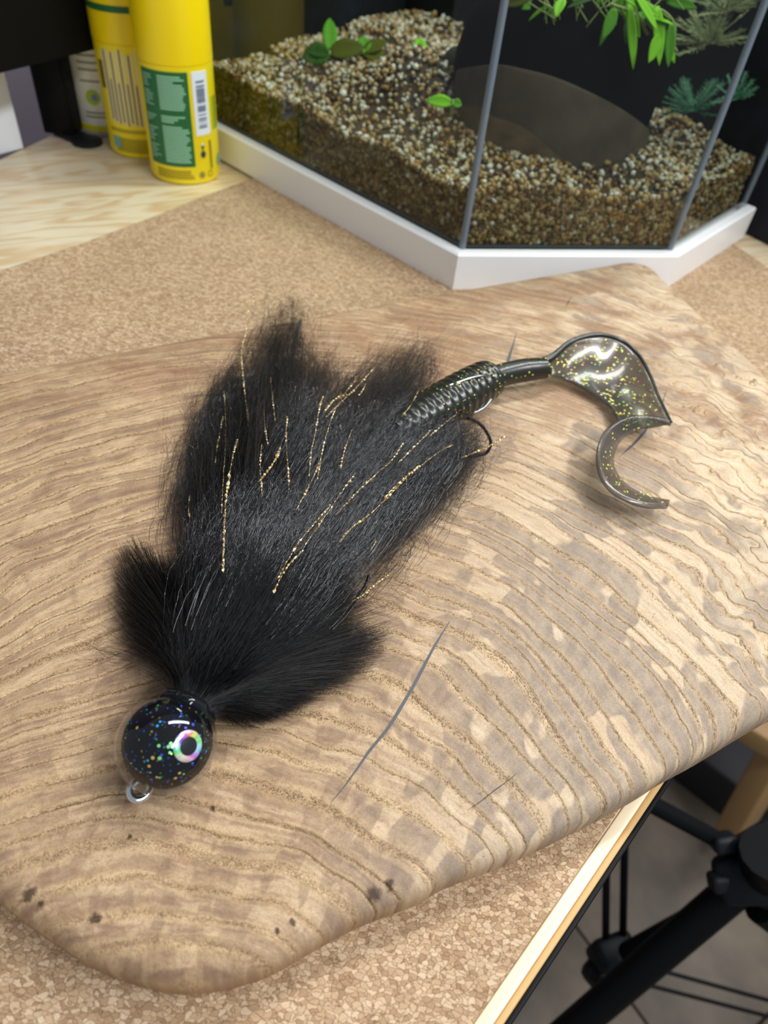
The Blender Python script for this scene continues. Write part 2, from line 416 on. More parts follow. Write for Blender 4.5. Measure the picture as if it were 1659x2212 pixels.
# the thick rounded board
outl_f = [P(*p, .005)[:2] for p in ((0, 1954), (54, 1997), (163, 2073), (240, 2112), (325, 2140), (395, 2151), (461, 2146), (530, 2130), (597, 2104), (759, 2013), (900, 1957), (960, 1922), (1128, 1856), (1339, 1749), (1423, 1697), (1500, 1655), (1590, 1600), (1659, 1560))]
outl_b = [P(*p, .0190)[:2] for p in ((1659, 816), (1600, 758), (1540, 705), (1480, 650), (1440, 612), (1412, 584), (1385, 571), (1350, 568), (1290, 578), (1000, 627), (650, 690), (320, 750), (0, 806))]
rx = [P(1780, 1490, .005)[:2], P(1880, 1380, .005)[:2], P(1900, 1180, .01)[:2], P(1820, 1000, .019)[:2]]
lx = [P(-170, 838, .019)[:2], P(-300, 900, .019)[:2], P(-330, 1100, .016)[:2], P(-260, 1400, .01)[:2], P(-140, 1760, .006)[:2], P(-60, 1890, .005)[:2]]
ring = np.array(outl_f+rx+outl_b+lx)
ring = spline(np.vstack([ring, ring[:1]]), 5)[:-1]
ring_out = None
def inset(rg, d):
    nx = np.roll(rg, -1, 0)-np.roll(rg, 1, 0); nx /= np.linalg.norm(nx, axis=1)[:, None]
    return rg+np.stack([-nx[:, 1], nx[:, 0]], 1)*d
back_w = np.clip((ring@np.array([-.52, .855])-.12)/.12, 0, 1)[:, None]
ring = inset(ring, 0)+(inset(ring, -.0028)-ring)*back_w
prof = []
for a in np.linspace(-90, 90, 13):
    a = math.radians(a); rz = .0065
    z = (rz + rz*math.sin(a)) if a < 0 else (T-rz*1.15 + rz*1.15*math.sin(a))
    ins = (rz if a < 0 else rz*1.25)*(1-math.cos(a)); prof.append((ins, z))
prof.append((.0088, T))
Vb = []; n = len(ring); Fb = []
prof = [(prof[0][0]+.004, prof[0][1])]+prof
for ins, z in prof:
    rg = inset(ring, ins); Vb += [(p[0], p[1], z) for p in rg]
for i in range(len(prof)-1):
    for j in range(n): Fb.append((i*n+j, i*n+(j+1) % n, (i+1)*n+(j+1) % n, (i+1)*n+j))
Fb += [tuple(range(n-1, -1, -1)), tuple((len(prof)-1)*n+j for j in range(n))]
board = empty('wooden_board', (0, .2, 0), 'thick rounded wooden board with curved growth rings, lying on the cork mat under the lure', 'board')
bs = mesh_np('slab', Vb, Fb, m_board, board); 
smooth_by_angle(bs, 60)
m_fill = plain('grey_filler', lin(78, 80, 84), .5)
def crack(pts, name='crack_filler', m=m_fill):
    """pts: (px, py, half width px)"""
    c = []; ctr = [P(a, b, T)[:2] for a, b, _ in pts]
    L = []; Rr = []
    pp = spline(np.array([[*q, w] for q, (_, _, w) in zip(ctr, pts)]), 6)
    wob = rng.normal(0, 1, (len(pp), 2)); wob = (wob+np.roll(wob, 1, 0)+np.roll(wob, -1, 0))/2
    for i, p in enumerate(pp):
        a = pp[max(i-1, 0)]; b = pp[min(i+1, len(pp)-1)]; d = (b-a)[:2]; d /= np.linalg.norm(d); nn = np.array([-d[1], d[0]])
        w = max(p[2]/1540*.155, .00003)
        L.append((*(p[:2]+nn*w*(1+.12*wob[i, 0])), T+.0001)); Rr.append((*(p[:2]-nn*w*(1+.12*wob[i, 1])), T+.0001))
    V = L+Rr+[(a, b, T-.0008) for a, b, _ in L+Rr]; k = len(L)
    Fq = []
    for i in range(k-1):
        Fq += [(i, k+i, k+i+1, i+1), (2*k+i, i, i+1, 2*k+i+1), (k+i, 3*k+i, 3*k+i+1, k+i+1)]
    return mesh_np(name, V, Fq, m, board, smooth=False)
crack([(971, 1343, .8), (945, 1385, 3.2), (915, 1440, 4.5), (880, 1505, 5), (840, 1570, 4.8), (800, 1620, 4), (765, 1670, 2.6), (735, 1710, 1.5), (715, 1733, .4)])
crack([(648, 690, 5), (640, 725, 10), (630, 775, 12), (618, 815, 5)])
crack([(1116, 716, .8), (1108, 745, 4), (1098, 778, 7), (1092, 800, 2)])
crack([(1404, 915, 2), (1388, 938, 6), (1366, 962, 5), (1340, 985, 1), ])
crack([(1440, 840, .5), (1432, 868, 2.4), (1425, 892, 2)])
m_dk = plain('dark_split', lin(70, 52, 40), .8)
crack([(1010, 1750, .3), (1040, 1730, 1.0), (1065, 1710, 1.1), (1095, 1688, .9), (1115, 1672, .3)], 'hairline_crack', m_dk)
crack([(1235, 640, .3), (1228, 652, 2.4), (1222, 664, .6)], 'hairline_crack', m_dk)
settle(board)

# ================================================================ LURE
lure = empty('fishing_lure', tuple(P(420, 1400, T)), 'black fur fishing lure with round glittery head and curly tail on the board', 'fishing lure')
hr = .01345; hc = P(360, 1608, T+hr); hc[2] = T+hr+.0001
def fur_mat(name, base, r, spec, sheen=0., coat=None):
    t = NT(name)
    return t.done(t.bsdf(base, r, 0., spec=spec, coat=coat, Sheen_Weight=sheen))
m_hair = fur_mat('black_hair', (.005, .0055, .007), .30, .7)
m_hair_l = fur_mat('grey_black_hair', (.016, .018, .024), .20, 1.0, .0, 1.0)
m_hair_s = fur_mat('black_fine_hair', (.0028, .0032, .004), .36, .34)
m_hair_w = fur_mat('wispy_hair', (.014, .011, .009), .42, .5)
# ---- head
m_core = NT('glitter_core'); 
m_core = m_core.done(m_core.bsdf((.004, .0045, .006), .6, 0., spec=.05))
m_shell = clear('clear_epoxy', (.80, .82, .84), ior=1.52)
def ball(name, c, r, mat, parent, seg=48, sc=(1, 1, 1), cap_dir=None):
    bm = bmesh.new(); bmesh.ops.create_uvsphere(bm, u_segments=seg, v_segments=seg//2, radius=r)
    for v in bm.verts: v.co = Vector((v.co.x*sc[0]+c[0], v.co.y*sc[1]+c[1], v.co.z*sc[2]+c[2]))
    return bm_obj(name, bm, mat, parent, True)
head = ball('jig_head', hc+np.array([.0003, .0004, .0006]), hr*.885, m_core, lure)
tag(head, 'black round head with blue and green glitter under clear coat')
clearco = ball('clear_coat', hc, hr, m_shell, head)
neck_dir = np.array([.20, .96, .20]); neck_dir = (P(425, 1500, .034)-hc); neck_dir /= np.linalg.norm(neck_dir)
neck = hc+neck_dir*hr*.86
def frame(d):
    d = np.asarray(d, float); d = d/np.linalg.norm(d); u = np.cross(d, [0, 0, 1.]); 
    if np.linalg.norm(u) < 1e-3: u = np.array([1., 0, 0])
    u /= np.linalg.norm(u); return u, np.cross(u, d), d
nu, nv, nd = frame(neck_dir)
# collar of epoxy around the thread wraps
V = []; Fq = []; prof2 = [(.0078, -.0042), (.0086, -.0022), (.0084, -.0004), (.0076, .0010), (.0060, .0018)]
nn = 40
for i, (r, z) in enumerate(prof2):
    for j in range(nn):
        a = 2*PI*j/nn; rr_ = r*(1+.05*math.sin(5*a+i)+.03*math.sin(11*a)); V.append(neck+nd*z+rr_*(math.cos(a)*nu+math.sin(a)*nv))
for i in range(len(prof2)-1):
    for j in range(nn): Fq.append((i*nn+j, i*nn+(j+1) % nn, (i+1)*nn+(j+1) % nn, (i+1)*nn+j))
tag(mesh_np('neck_collar', V, Fq, plain('wet_black', (.006, .007, .009), .06, spec=.6), lure), 'glossy black resin collar behind the head')
# flakes
def flakes(name, pts, nrm, rad, cols, parent, jit=.5, sides=6, weights=None, aspect=1.0):
    """small hexagonal flakes, one mesh, several foil colours"""
    V = []; Fc = []; mi = []
    for p, nm in zip(pts, nrm):
        d = nm+rng.normal(0, jit, 3)*.5; u, v, d = frame(d); r = rad*rng.uniform(.6, 1.25); b = len(V); a0 = rng.uniform(0, 6)
        for k in range(sides): 
            a = a0+2*PI*k/sides; V.append(p+r*(math.cos(a)*u+aspect*math.sin(a)*v))
        Fc.append(tuple(range(b, b+sides))); mi.append(int(rng.choice(len(cols), p=weights)))
    return tag(mesh_np(name, V, Fc, None, parent, False, mats=cols, midx=mi), kind='stuff')
def foil(name, c, r=.25, m=.6): return plain(name, c, r, m, spec=.8)
def fleck(name, c): return plain(name, c, .4, .15, spec=.8)
foils = [foil('blue_foil', (.02, .10, .85)), foil('sky_foil', (.02, .45, 1.0)), foil('green_foil', (.05, .50, .12)), foil('gold_foil', (.7, .45, .05)), foil('violet_foil', (.05, .03, .5)), foil('dark_teal_foil', (.01, .12, .12))]
pts = []; nr = []
hcc = hc+np.array([.0003, .0004, .0006])
for _ in range(520):
    d = rng.normal(0, 1, 3); d /= np.linalg.norm(d)
    if d[2] < -.3 or d.dot(neck_dir) > .86: continue
    pts.append(hcc+d*hr*.893); nr.append(d)
flakes('glitter', pts, nr, .00028, foils, head, .5, weights=[.28, .12, .2, .12, .16, .12])
# the few big bright flakes that catch the lamp
def on_head(px, py, r):
    d = R @ np.array([px-CX, CY-py, -F]); d /= np.linalg.norm(d); o = np.array([0, 0, H])-hcc
    b = o@d; q = o@o-r*r; t = -b-math.sqrt(max(b*b-q, 0)); p = np.array([0, 0, H])+d*t
    return p, (p-hcc)/r
bright = [((340, 1568), 1), ((372, 1560), 0), ((346, 1559), 1), ((343, 1611), 2), ((364, 1613), 2), ((369, 1606), 2), ((330, 1637), 3), ((319, 1643), 1), ((322, 1655), 3), ((339, 1679), 3), ((379, 1681), 3), ((388, 1670), 3), ((397, 1672), 2), ((296, 1572), 3), ((312, 1645), 5), ((345, 1638), 2), ((417, 1565), 4), ((416, 1649), 0), ((345, 1680), 2), ((327, 1684), 4)]
for (px, py), ci in bright:
    p, nn_ = on_head(px, py, hr*.905)
    flakes('glitter_flake', [p], [nn_], .00042, [foil('bright_'+str(ci), [(.05, .2, 1), (.05, .6, 1), (.35, 1, .35), (1, .65, .1), (.1, .08, .8), (.03, .3, .3)][ci], .3, .25)], head, .05, 8)
for o in list(head.children):
    if o.name.startswith('glitter_flake'): 
        if 'kind' in o: del o['kind']
# eye: holographic ring with black pupil, lying on the sphere
ep_, en = on_head(408, 1612, hr*.91)
def holo():
    t = NT('holographic_foil'); g = t.n('ShaderNodeNewGeometry')
    at = t.n('ShaderNodeAttribute'); at.attribute_name = 'ang'
    hsv = t.n('ShaderNodeCombineColor', mode='HSV'); t.put(hsv.inputs[0], t.math('FRACT', t.add(at.outputs['Fac'], t.mul(t.noise(t.obj(), 900, 2), .5)))); 
    t.put(hsv.inputs[1], t.ss(t.noise(t.obj(), 420, 1), .40, .60, .3, .85)); hsv.inputs[2].default_value = 1.
    return t.done(t.bsdf(hsv.outputs[0], .3, .25, spec=.6, coat=.3))
eu, ev, ed_ = frame(en)
def cap(name, a0, a1, r, mat, parent, rings=5, n=48, attr=False, sq=1.):
    V = []; ang = []; Fq = []
    for i in range(rings+1):
        a = a0+(a1-a0)*i/rings
        for j in range(n):
            b = 2*PI*j/n; d = math.cos(a)*ed_+math.sin(a)*(math.cos(b)*eu*sq+math.sin(b)*ev); d /= np.linalg.norm(d)
            V.append(hcc+d*r(i/rings)); ang.append((b/(2*PI)*2) % 1.0)
    for i in range(rings):
        for j in range(n): Fq.append((i*n+j, (i+1)*n+j, (i+1)*n+(j+1) % n, i*n+(j+1) % n))
    if a0 == 0: pass
    o = mesh_np(name, V, Fq, mat, parent)
    if attr:
        at = o.data.attributes.new('ang', 'FLOAT', 'POINT'); at.data.foreach_set('value', ang)
    return o
tag(cap('eye', math.radians(10.8), math.radians(19), lambda t: hr*(.925-.015*abs(2*t-1)**2+.004), holo(), head, attr=True), 'rainbow holographic eye ring')
tag(cap('pupil', 0.001, math.radians(10.9), lambda t: hr*(.922), plain('pupil', (.012, .014, .018), .3), head), 'black pupil of the eye')
# line eye
lc = P(302, 1704, T+.0065); ld = (lc-hc); ld[2] = 0; ld /= np.linalg.norm(ld)
lc = np.array([*P(302, 1706, T+.0070)])
vdir = np.array([0, 0, H])-lc; vdir /= np.linalg.norm(vdir)
lu = ld; lv = np.cross([0.35, -.1, .93], lu); lv /= np.linalg.norm(lv)
loop = [lc+.0024*(math.cos(a)*lu*1.12+math.sin(a)*lv) for a in np.linspace(PI*1.0, -PI*1.0, 30)]
root = lc-lu*.0022
pts_ = [root-lu*.003+lv*.0004]+[p for p in loop]+[root-lu*.003-lv*.0004]
V, Fq = tube(spline(pts_, 3), .00095, 12)
tag(mesh_np('line_eye', V, Fq, plain('chrome', (.75, .78, .82), .12, 1.), lure), 'silver wire loop at the front of the head')

# ---- fur
def strands(name, P0, P1, P2, P3, width, K, mat, parent, crimp=0., cfreq=5., wander=0., taper=.45):
    """cubic strands: arrays N x 3; three-sided tubes joined in one mesh"""
    N = len(P0); t = np.linspace(0, 1, K)[None, :, None]
    Q = (P0[:, None]*(1-t)**3+3*P1[:, None]*(1-t)**2*t+3*P2[:, None]*(1-t)*t*t+P3[:, None]*t**3)
    D = P3-P0; D /= np.linalg.norm(D, axis=1)[:, None]+1e-9
    U = np.cross(D, rng.normal(0, 1, (N, 3))); U /= np.linalg.norm(U, axis=1)[:, None]; Vv = np.cross(D, U)
    env = np.clip((t-.12)/.88, 0, 1)
    if crimp:
        f = cfreq*rng.uniform(.6, 1.5, (N, 1, 1)); p1 = rng.uniform(0, 6.28, (N, 1, 1)); p2 = rng.uniform(0, 6.28, (N, 1, 1)); am = crimp*rng.uniform(.3, 1.5, (N, 1, 1))
        Q = Q+env*am*(np.sin(f*6.28*t+p1)*U[:, None]+.7*np.sin(f*5.1*t+p2)*Vv[:, None])
    if wander:
        p3 = rng.uniform(0, 6.28, (N, 1, 1)); am = wander*rng.normal(0, 1, (N, 1, 1)); am2 = wander*rng.normal(0, 1, (N, 1, 1))
        Q = Q+env**2*(am*np.sin(2.2*t*3.14+p3)*U[:, None]+am2*np.sin(1.6*t*3.14+p3)*Vv[:, None])
    Q[..., 2] = np.maximum(Q[..., 2], T+.0004+rng.uniform(0, .0015, (N, 1)))
    w = (width*rng.uniform(.7, 1.25, (N, 1, 1)))*(1-(1-taper)*t)
    Tn = np.gradient(Q, axis=1); Tn /= np.linalg.norm(Tn, axis=2)[..., None]+1e-12
    U2 = np.cross(Tn, U[:, None]); U2 /= np.linalg.norm(U2, axis=2)[..., None]+1e-9; V2 = np.cross(Tn, U2)
    vs = np.stack([Q+w*(math.cos(a)*U2+math.sin(a)*V2) for a in (0, 2.094, 4.189)], 2)      # N K 3 3
    base = (np.arange(N)[:, None, None]*K+np.arange(K-1)[None, :, None])*3; j = np.arange(3)[None, None, :]; j2 = (j+1) % 3
    Fc = np.stack([base+j, base+j2, base+3+j2, base+3+j], -1).reshape(-1, 4)
    return mesh_np(name, vs.reshape(-1, 3), Fc, mat, parent)
def in_poly(px, py, poly):
    ins = np.zeros(len(px), bool); k = len(poly)
    for i in range(k):
        x1, y1 = poly[i]; x2, y2 = poly[(i+1) % k]
        c = ((y1 > py) != (y2 > py)) & (px < (x2-x1)*(py-y1)/(y2-y1+1e-9)+x1); ins ^= c
    return ins
def sample_poly(poly, N):
    poly = np.array(poly, float); lo = poly.min(0); hi = poly.max(0); out = []
    while len(out) < N:
        q = rng.uniform(lo, hi, (N*3, 2)); q = q[in_poly(q[:, 0], q[:, 1], poly)]; out += list(q)
    return np.array(out[:N])
def Pn(q, z):
    w = np.stack([q[:, 0]-CX, CY-q[:, 1], np.full(len(q), -F)], 1) @ R.T
    t = ((z-H)/w[:, 2])[:, None]; return np.array([0, 0, H])+w*t
# spine of the lure in picture points with the height of the upper fur surface over the board
spine = np.array([(415, 1525, .022), (480, 1400, .027), (560, 1250, .027), (650, 1120, .024), (740, 1010, .021), (850, 930, .018), (960, 870, .016)])
def top_height(q):
    """height of the fur surface under a picture point: domed across, falling off to the rim"""
    d = np.linalg.norm(q[:, None]-spine[None, :, :2], axis=2); k = d.argmin(1); h = spine[k, 2]
    half = np.interp(spine[k, 1], [900, 1000, 1200, 1400, 1525], [190, 240, 240, 190, 60])
    return h*np.sqrt(np.clip(1-(d[np.arange(len(q)), k]/half)**2, .04, 1))
def shank(s):
    """roots: s = 0 at the neck, 1 towards the grub"""
    q = np.stack([np.interp(s, [0, .3, .6, 1], [425, 500, 610, 800]), np.interp(s, [0, .3, .6, 1], [1515, 1380, 1200, 985])], 1)
    return Pn(q, np.interp(s, [0, 1], [.033, .027]))
def tuft(name, poly, N, smin, smax, width, K, mat, crimp, cfreq, wander, lift=.35, spread=.3, hbias=.6, pull=.55):
    q = sample_poly(poly, N); s = rng.uniform(smin, smax, N)
    # each root sits behind its tip
    h = top_height(q)*rng.uniform(0, 1, N)**hbias
    tip = Pn(q, T+.001+h); rt = shank(s)+rng.normal(0, .0022, (N, 3))
    d = tip-rt; L = np.linalg.norm(d, axis=1)[:, None]
    P1 = rt+d*.33+np.array([0, 0, 1])*L*.10*lift+rng.normal(0, .03, (N, 3))*L*spread
    P2 = rt+d*.68+np.array([0, 0, 1])*L*.08*lift+rng.normal(0, .05, (N, 3))*L*spread
    return strands(name, rt, P1, P2, tip, width, K, mat, lure, crimp, cfreq, wander)
def local(poly, N, length, jit, width, mat, crimp, hb=.12, K=18):
    """short wavy strands lying in the flow of the fur, crossing one another"""
    q = sample_poly(poly, N); h = top_height(q)*rng.uniform(.2, 1.05, N)**hb+.0008
    tip = Pn(q, T+h); back = Pn(np.tile([[430., 1500.]], (N, 1)), T+.02)
    fl_ = tip-back; fl_[:, 2] = 0; fl_ /= np.linalg.norm(fl_, axis=1)[:, None]
    a_ = rng.normal(0, jit, N); c_, s_ = np.cos(a_), np.sin(a_)
    d = np.stack([fl_[:, 0]*c_-fl_[:, 1]*s_, fl_[:, 0]*s_+fl_[:, 1]*c_, rng.normal(.02, .06, N)], 1)
    L = (length*rng.uniform(.55, 1.4, N))[:, None]
    rt = tip-(fl_*.55+d*.45)*L; rt[:, 2] = np.maximum(rt[:, 2]-.0015, T+.001)
    P1 = rt+fl_*L*.35; P2 = tip-d*L*.30
    return strands('t', rt, P1, P2, tip, width, K, mat, lure, crimp, 3.4, .0016)
def join_as(name, objs, label):
    """several strand meshes of the same tuft -> one uncountable part"""
    V = []; Fc = []; b = 0; mats = []; mi = []
    for o in objs:
        me = o.data; a = np.empty(len(me.vertices)*3, np.float32); me.vertices.foreach_get('co', a); V.append(a.reshape(-1, 3))
        f = np.empty(len(me.loops), np.int32); me.loops.foreach_get('vertex_index', f); Fc.append(f.reshape(-1, 4)+b); b += len(me.vertices)
        m = me.materials[0]
        if m not in mats: mats.append(m)
        mi += [mats.index(m)]*len(me.polygons)
        bpy.data.objects.remove(o)
    r = mesh_np(name, np.vstack(V), np.vstack(Fc), None, lure, mats=mats, midx=mi)
    return tag(r, label, kind='stuff')
main_poly = [(340, 1250), (352, 1195), (385, 1060), (412, 950), (450, 880), (500, 830), (550, 810), (600, 780), (632, 760), (660, 820), (700, 860), (800, 880), (870, 880), (925, 870), (940, 900), (980, 920), (1000, 950), (970, 1000), (930, 1060), (870, 1125), (830, 1190), (812, 1230), (800, 1300), (780, 1350), (700, 1380), (450, 1380)]
tips_poly = [(392, 1060), (418, 940), (450, 865), (500, 815), (540, 790), (595, 775), (625, 745), (650, 800), (700, 830), (790, 860), (860, 850), (910, 840), (930, 880), (1000, 900), (1020, 950), (985, 1000), (950, 1060), (880, 1110), (800, 1060), (700, 960), (560, 900), (450, 1000)]
outer_poly = [(378, 1100), (395, 960), (430, 850), (470, 795), (520, 750), (575, 690), (620, 632), (648, 640), (655, 720), (700, 760), (790, 790), (860, 750), (935, 722), (950, 800), (945, 850), (1020, 870), (1075, 930), (1040, 985), (1000, 1030), (960, 1080), (900, 1140), (850, 1190), (815, 1160), (900, 1050), (960, 960), (900, 880), (780, 860), (640, 820), (520, 830), (450, 920), (420, 1060)]
peak_poly = [(575, 720), (600, 670), (622, 632), (640, 625), (652, 670), (660, 740), (690, 800), (640, 840), (560, 810)]
right_peak = [(790, 800), (860, 760), (925, 725), (945, 740), (935, 800), (900, 860), (820, 870)]
left_poly = [(452, 860), (480, 800), (515, 770), (540, 800), (500, 900), (440, 960)]
rt_poly = [(985, 895), (1040, 930), (1050, 980), (1010, 1010), (960, 1060), (930, 1080), (900, 1020), (940, 940)]
a = []
a.append(tuft('t', main_poly, 3600, 0, .75, .00008, 13, m_hair, .0011, 4, .0018, spread=.5))
a.append(tuft('t', tips_poly, 2600, .0, .85, .000075, 14, m_hair, .0013, 4.5, .0026, spread=.7))
a.append(local([(385, 1185), (400, 1060), (560, 1000), (760, 1000), (900, 1060), (840, 1160), (790, 1250), (600, 1180)], 1500, .028, .34, .000115, m_hair_l, .0006))
a.append(local([(365, 1240), (385, 1140), (600, 1150), (790, 1200), (790, 1290), (600, 1260)], 800, .026, .25, .000085, m_hair_s, .0004))
a.append(local(tips_poly, 3200, .026, .42, .000120, m_hair_l, .00075))
a.append(local(outer_poly, 3000, .022, .75, .000085, m_hair_w, .0010, hb=.5))
a.append(local(peak_poly, 240, .024, .40, .000095, m_hair_w, .0009, hb=.4))
a.append(local(right_peak, 220, .022, .50, .000085, m_hair_w, .0010, hb=.5))
a.append(local(left_poly, 420, .022, .45, .000090, m_hair_w, .0009, hb=.5))
a.append(local(rt_poly, 500, .022, .50, .000090, m_hair_w, .0009, hb=.5))
a.append(tuft('t', peak_poly, 130, .1, .5, .00007, 14, m_hair, .0013, 5, .0030, hbias=.3, spread=.7))
a.append(tuft('t', rt_poly, 500, .5, .95, .000065, 14, m_hair, .0012, 5, .0030, spread=.8))
long_fur = join_as('long_fur', a, 'long crimped black synthetic fibres')
# collar of straight fine hair
def collar(poly, N, width, mat, hb, wander, lo=.15, spread=.12, crimp=.00012, K=9):
    q = sample_poly(poly, N)
    ang = rng.uniform(0, 2*PI, N); rr2 = .0050*np.sqrt(rng.uniform(.25, 1, N))
    # order the roots around the neck like the tips, so that strands do not cross
    qn = (q-np.array([415, 1530])); az = np.arctan2(qn[:, 0], -qn[:, 1]); side = np.clip(az/1.7, -1, 1)
    hh = top_height(q)*np.clip(rng.uniform(lo, 1, N)**hb, 0, 1)+.001
    up = rng.uniform(-.6, 1, N)
    rt = neck+nd*.0004+nu*(side*.0072)[:, None]+nv*(up*.0056*np.sqrt(1-(side*.9)**2))[:, None]
    tip = Pn(q, T+hh)
    d = tip-rt; L = np.linalg.norm(d, axis=1)[:, None]
    outw = d/L*.5+nd*.55+np.array([0, 0, .16]); outw /= np.linalg.norm(outw, axis=1)[:, None]
    P1 = rt+outw*L*.34; P2 = rt+d*.70+np.array([0, 0, 1])*L*.055+rng.normal(0, .05, (N, 3))*L*spread
    return strands('t', rt, P1, P2, tip, width, K, mat, lure, crimp, 2.5, wander)
c_mid = [(345, 1200), (420, 1150), (520, 1130), (620, 1140), (700, 1180), (775, 1240), (805, 1300), (800, 1340), (700, 1400), (560, 1450), (380, 1430), (330, 1330)]
c_gap = [(300, 1260), (345, 1215), (400, 1200), (430, 1300), (400, 1420), (330, 1440), (290, 1400)]
c_left = [(255, 1180), (290, 1150), (330, 1180), (372, 1200), (380, 1300), (340, 1350), (300, 1420), (275, 1400), (250, 1330), (243, 1260)]
c_left_rim = [(232, 1180), (285, 1140), (345, 1180), (300, 1330), (300, 1430), (262, 1400), (232, 1300)]
c_right = [(740, 1350), (800, 1340), (850, 1365), (825, 1420), (770, 1465), (700, 1510), (620, 1550), (560, 1560), (600, 1480), (680, 1410)]
c_right2 = [(480, 1560), (540, 1578), (620, 1555), (700, 1510), (600, 1500), (500, 1530)]
a = []
a.append(collar(c_mid, 5200, .00008, m_hair_s, .5, .0008))
a.append(collar(c_gap, 1500, .000075, m_hair_s, .5, .0008))
a.append(collar(c_left, 1700, .00007, m_hair_s, .9, .0010))
a.append(collar(c_left_rim, 420, .00005, m_hair_w, 1.2, .0022, spread=.4))
a.append(collar(c_right, 2000, .00007, m_hair_s, .8, .0010))
a.append(collar(c_right2, 900, .00007, m_hair_s, .8, .0006))
a.append(collar([(790, 1300), (860, 1340), (870, 1380), (830, 1440), (740, 1500), (760, 1420)], 330, .00005, m_hair_w, 1., .0024, spread=.4))
a.append(collar([(135, 1415), (200, 1425), (240, 1440), (260, 1462), (235, 1380), (225, 1330), (180, 1330)], 45, .00005, m_hair_w, 1., .0030, spread=.6))
join_as('collar_fur', a, 'fine straight black hair fanned out from the neck')
# stray hairs
def stray(poly, N, s0, s1): return tuft('t', poly, N, s0, s1, .000070, 16, m_hair_w, .0013, 3.5, .0060, spread=1.2, hbias=.6)
a = [stray([(330, 1130), (380, 960), (350, 900), (410, 780), (480, 720), (500, 800), (430, 950), (400, 1080)], 130, .0, .5),
     stray([(540, 740), (590, 590), (660, 620), (700, 690), (760, 730), (700, 820)], 260, .2, .6),
     stray([(700, 790), (820, 730), (900, 700), (985, 720), (960, 830), (900, 860), (760, 860)], 520, .4, .9),
     stray([(1000, 890), (1090, 900), (1130, 960), (1060, 1040), (1100, 1090), (960, 1130), (900, 1180), (860, 1260), (820, 1230), (900, 1080)], 260, .5, .95),
     stray([(820, 1180), (900, 1150), (920, 1250), (860, 1330), (800, 1330)], 70, .2, .7)]
join_as('stray_hair', a, 'loose single hairs around the fur')
# dark underfur so the board does not show through
qs = []
def under(poly, grid=46, name='underfur', zr=.55):
    poly = np.array(poly, float); c = poly.mean(0); V = []; Fq = []; n_ = len(poly); rings = 9
    for i in range(rings+1):
        f = i/rings; q = c+(poly-c)*f; h = top_height(q)*zr*math.sqrt(max(1-(f*.98)**4, 0))
        V += list(Pn(q, T+.0012+h))
    for i in range(rings):
        for j in range(n_): Fq.append((i*n_+j, (i+1)*n_+j, (i+1)*n_+(j+1) % n_, i*n_+(j+1) % n_))
    return mesh_np(name, V, Fq, m_und, lure)
m_und = plain('underfur', (.004, .004, .005), .95, spec=.05)
up = spline([(350, 1440), (345, 1330), (375, 1250), (420, 1130), (450, 1010), (500, 930), (570, 890), (640, 900), (750, 940), (860, 940), (910, 960), (890, 1020), (830, 1090), (760, 1160), (720, 1260), (680, 1390), (600, 1480), (480, 1530), (400, 1510), (345, 1440)], 5)[:-1]
under(up)
# ---- gold tinsel, each strand on its own
m_gold = NT('gold_tinsel')
nz = m_gold.noise(m_gold.obj(), 1500, 2)
m_gold = m_gold.done(m_gold.bsdf(m_gold.mixc(m_gold.ss(nz, .45, .6), lin(176, 132, 52), lin(255, 246, 205)), .30, .55, m_gold.bump(nz, .9, .0004), spec=.8))
def tinsel(pp, h0, h1, w=.00024):
    w *= 1.1
    pts = spline([(*p, 0) for p in pp], 22)[:, :2]; k = len(pts)
    h = top_height(pts)*np.linspace(h0, h1, k)+.0016
    q = Pn(pts, T+h); q = q+rng.normal(0, .00008, q.shape)
    Tn = np.gradient(q, axis=0); Tn /= np.linalg.norm(Tn, axis=1)[:, None]
    L = np.cumsum(np.r_[0, np.linalg.norm(np.diff(q, axis=0), axis=1)]); ph = np.cumsum(np.abs(rng.normal(.5, .45, len(L))))+L/.006*PI+rng.uniform(0, 6); wv = np.clip(1+.5*np.convolve(rng.normal(0, 1, len(L)+8), np.ones(9)/3, 'valid'), .35, 2.2)
    V = []
    for i in range(k):
        u, v, d = frame(Tn[i]); s = (math.cos(ph[i])*u+math.sin(ph[i])*v)*wv[i]
        V += [q[i]-s*w, q[i]+s*w, q[i]+s*w+np.cross(d, s)*.00003, q[i]-s*w+np.cross(d, s)*.00003]
    Fq = []
    for i in range(k-1):
        b = i*4
        for j in range(4): Fq.append((b+j, b+(j+1) % 4, b+4+(j+1) % 4, b+4+j))
    return mesh_np('tinsel_strand', V, Fq, m_gold, lure, False)
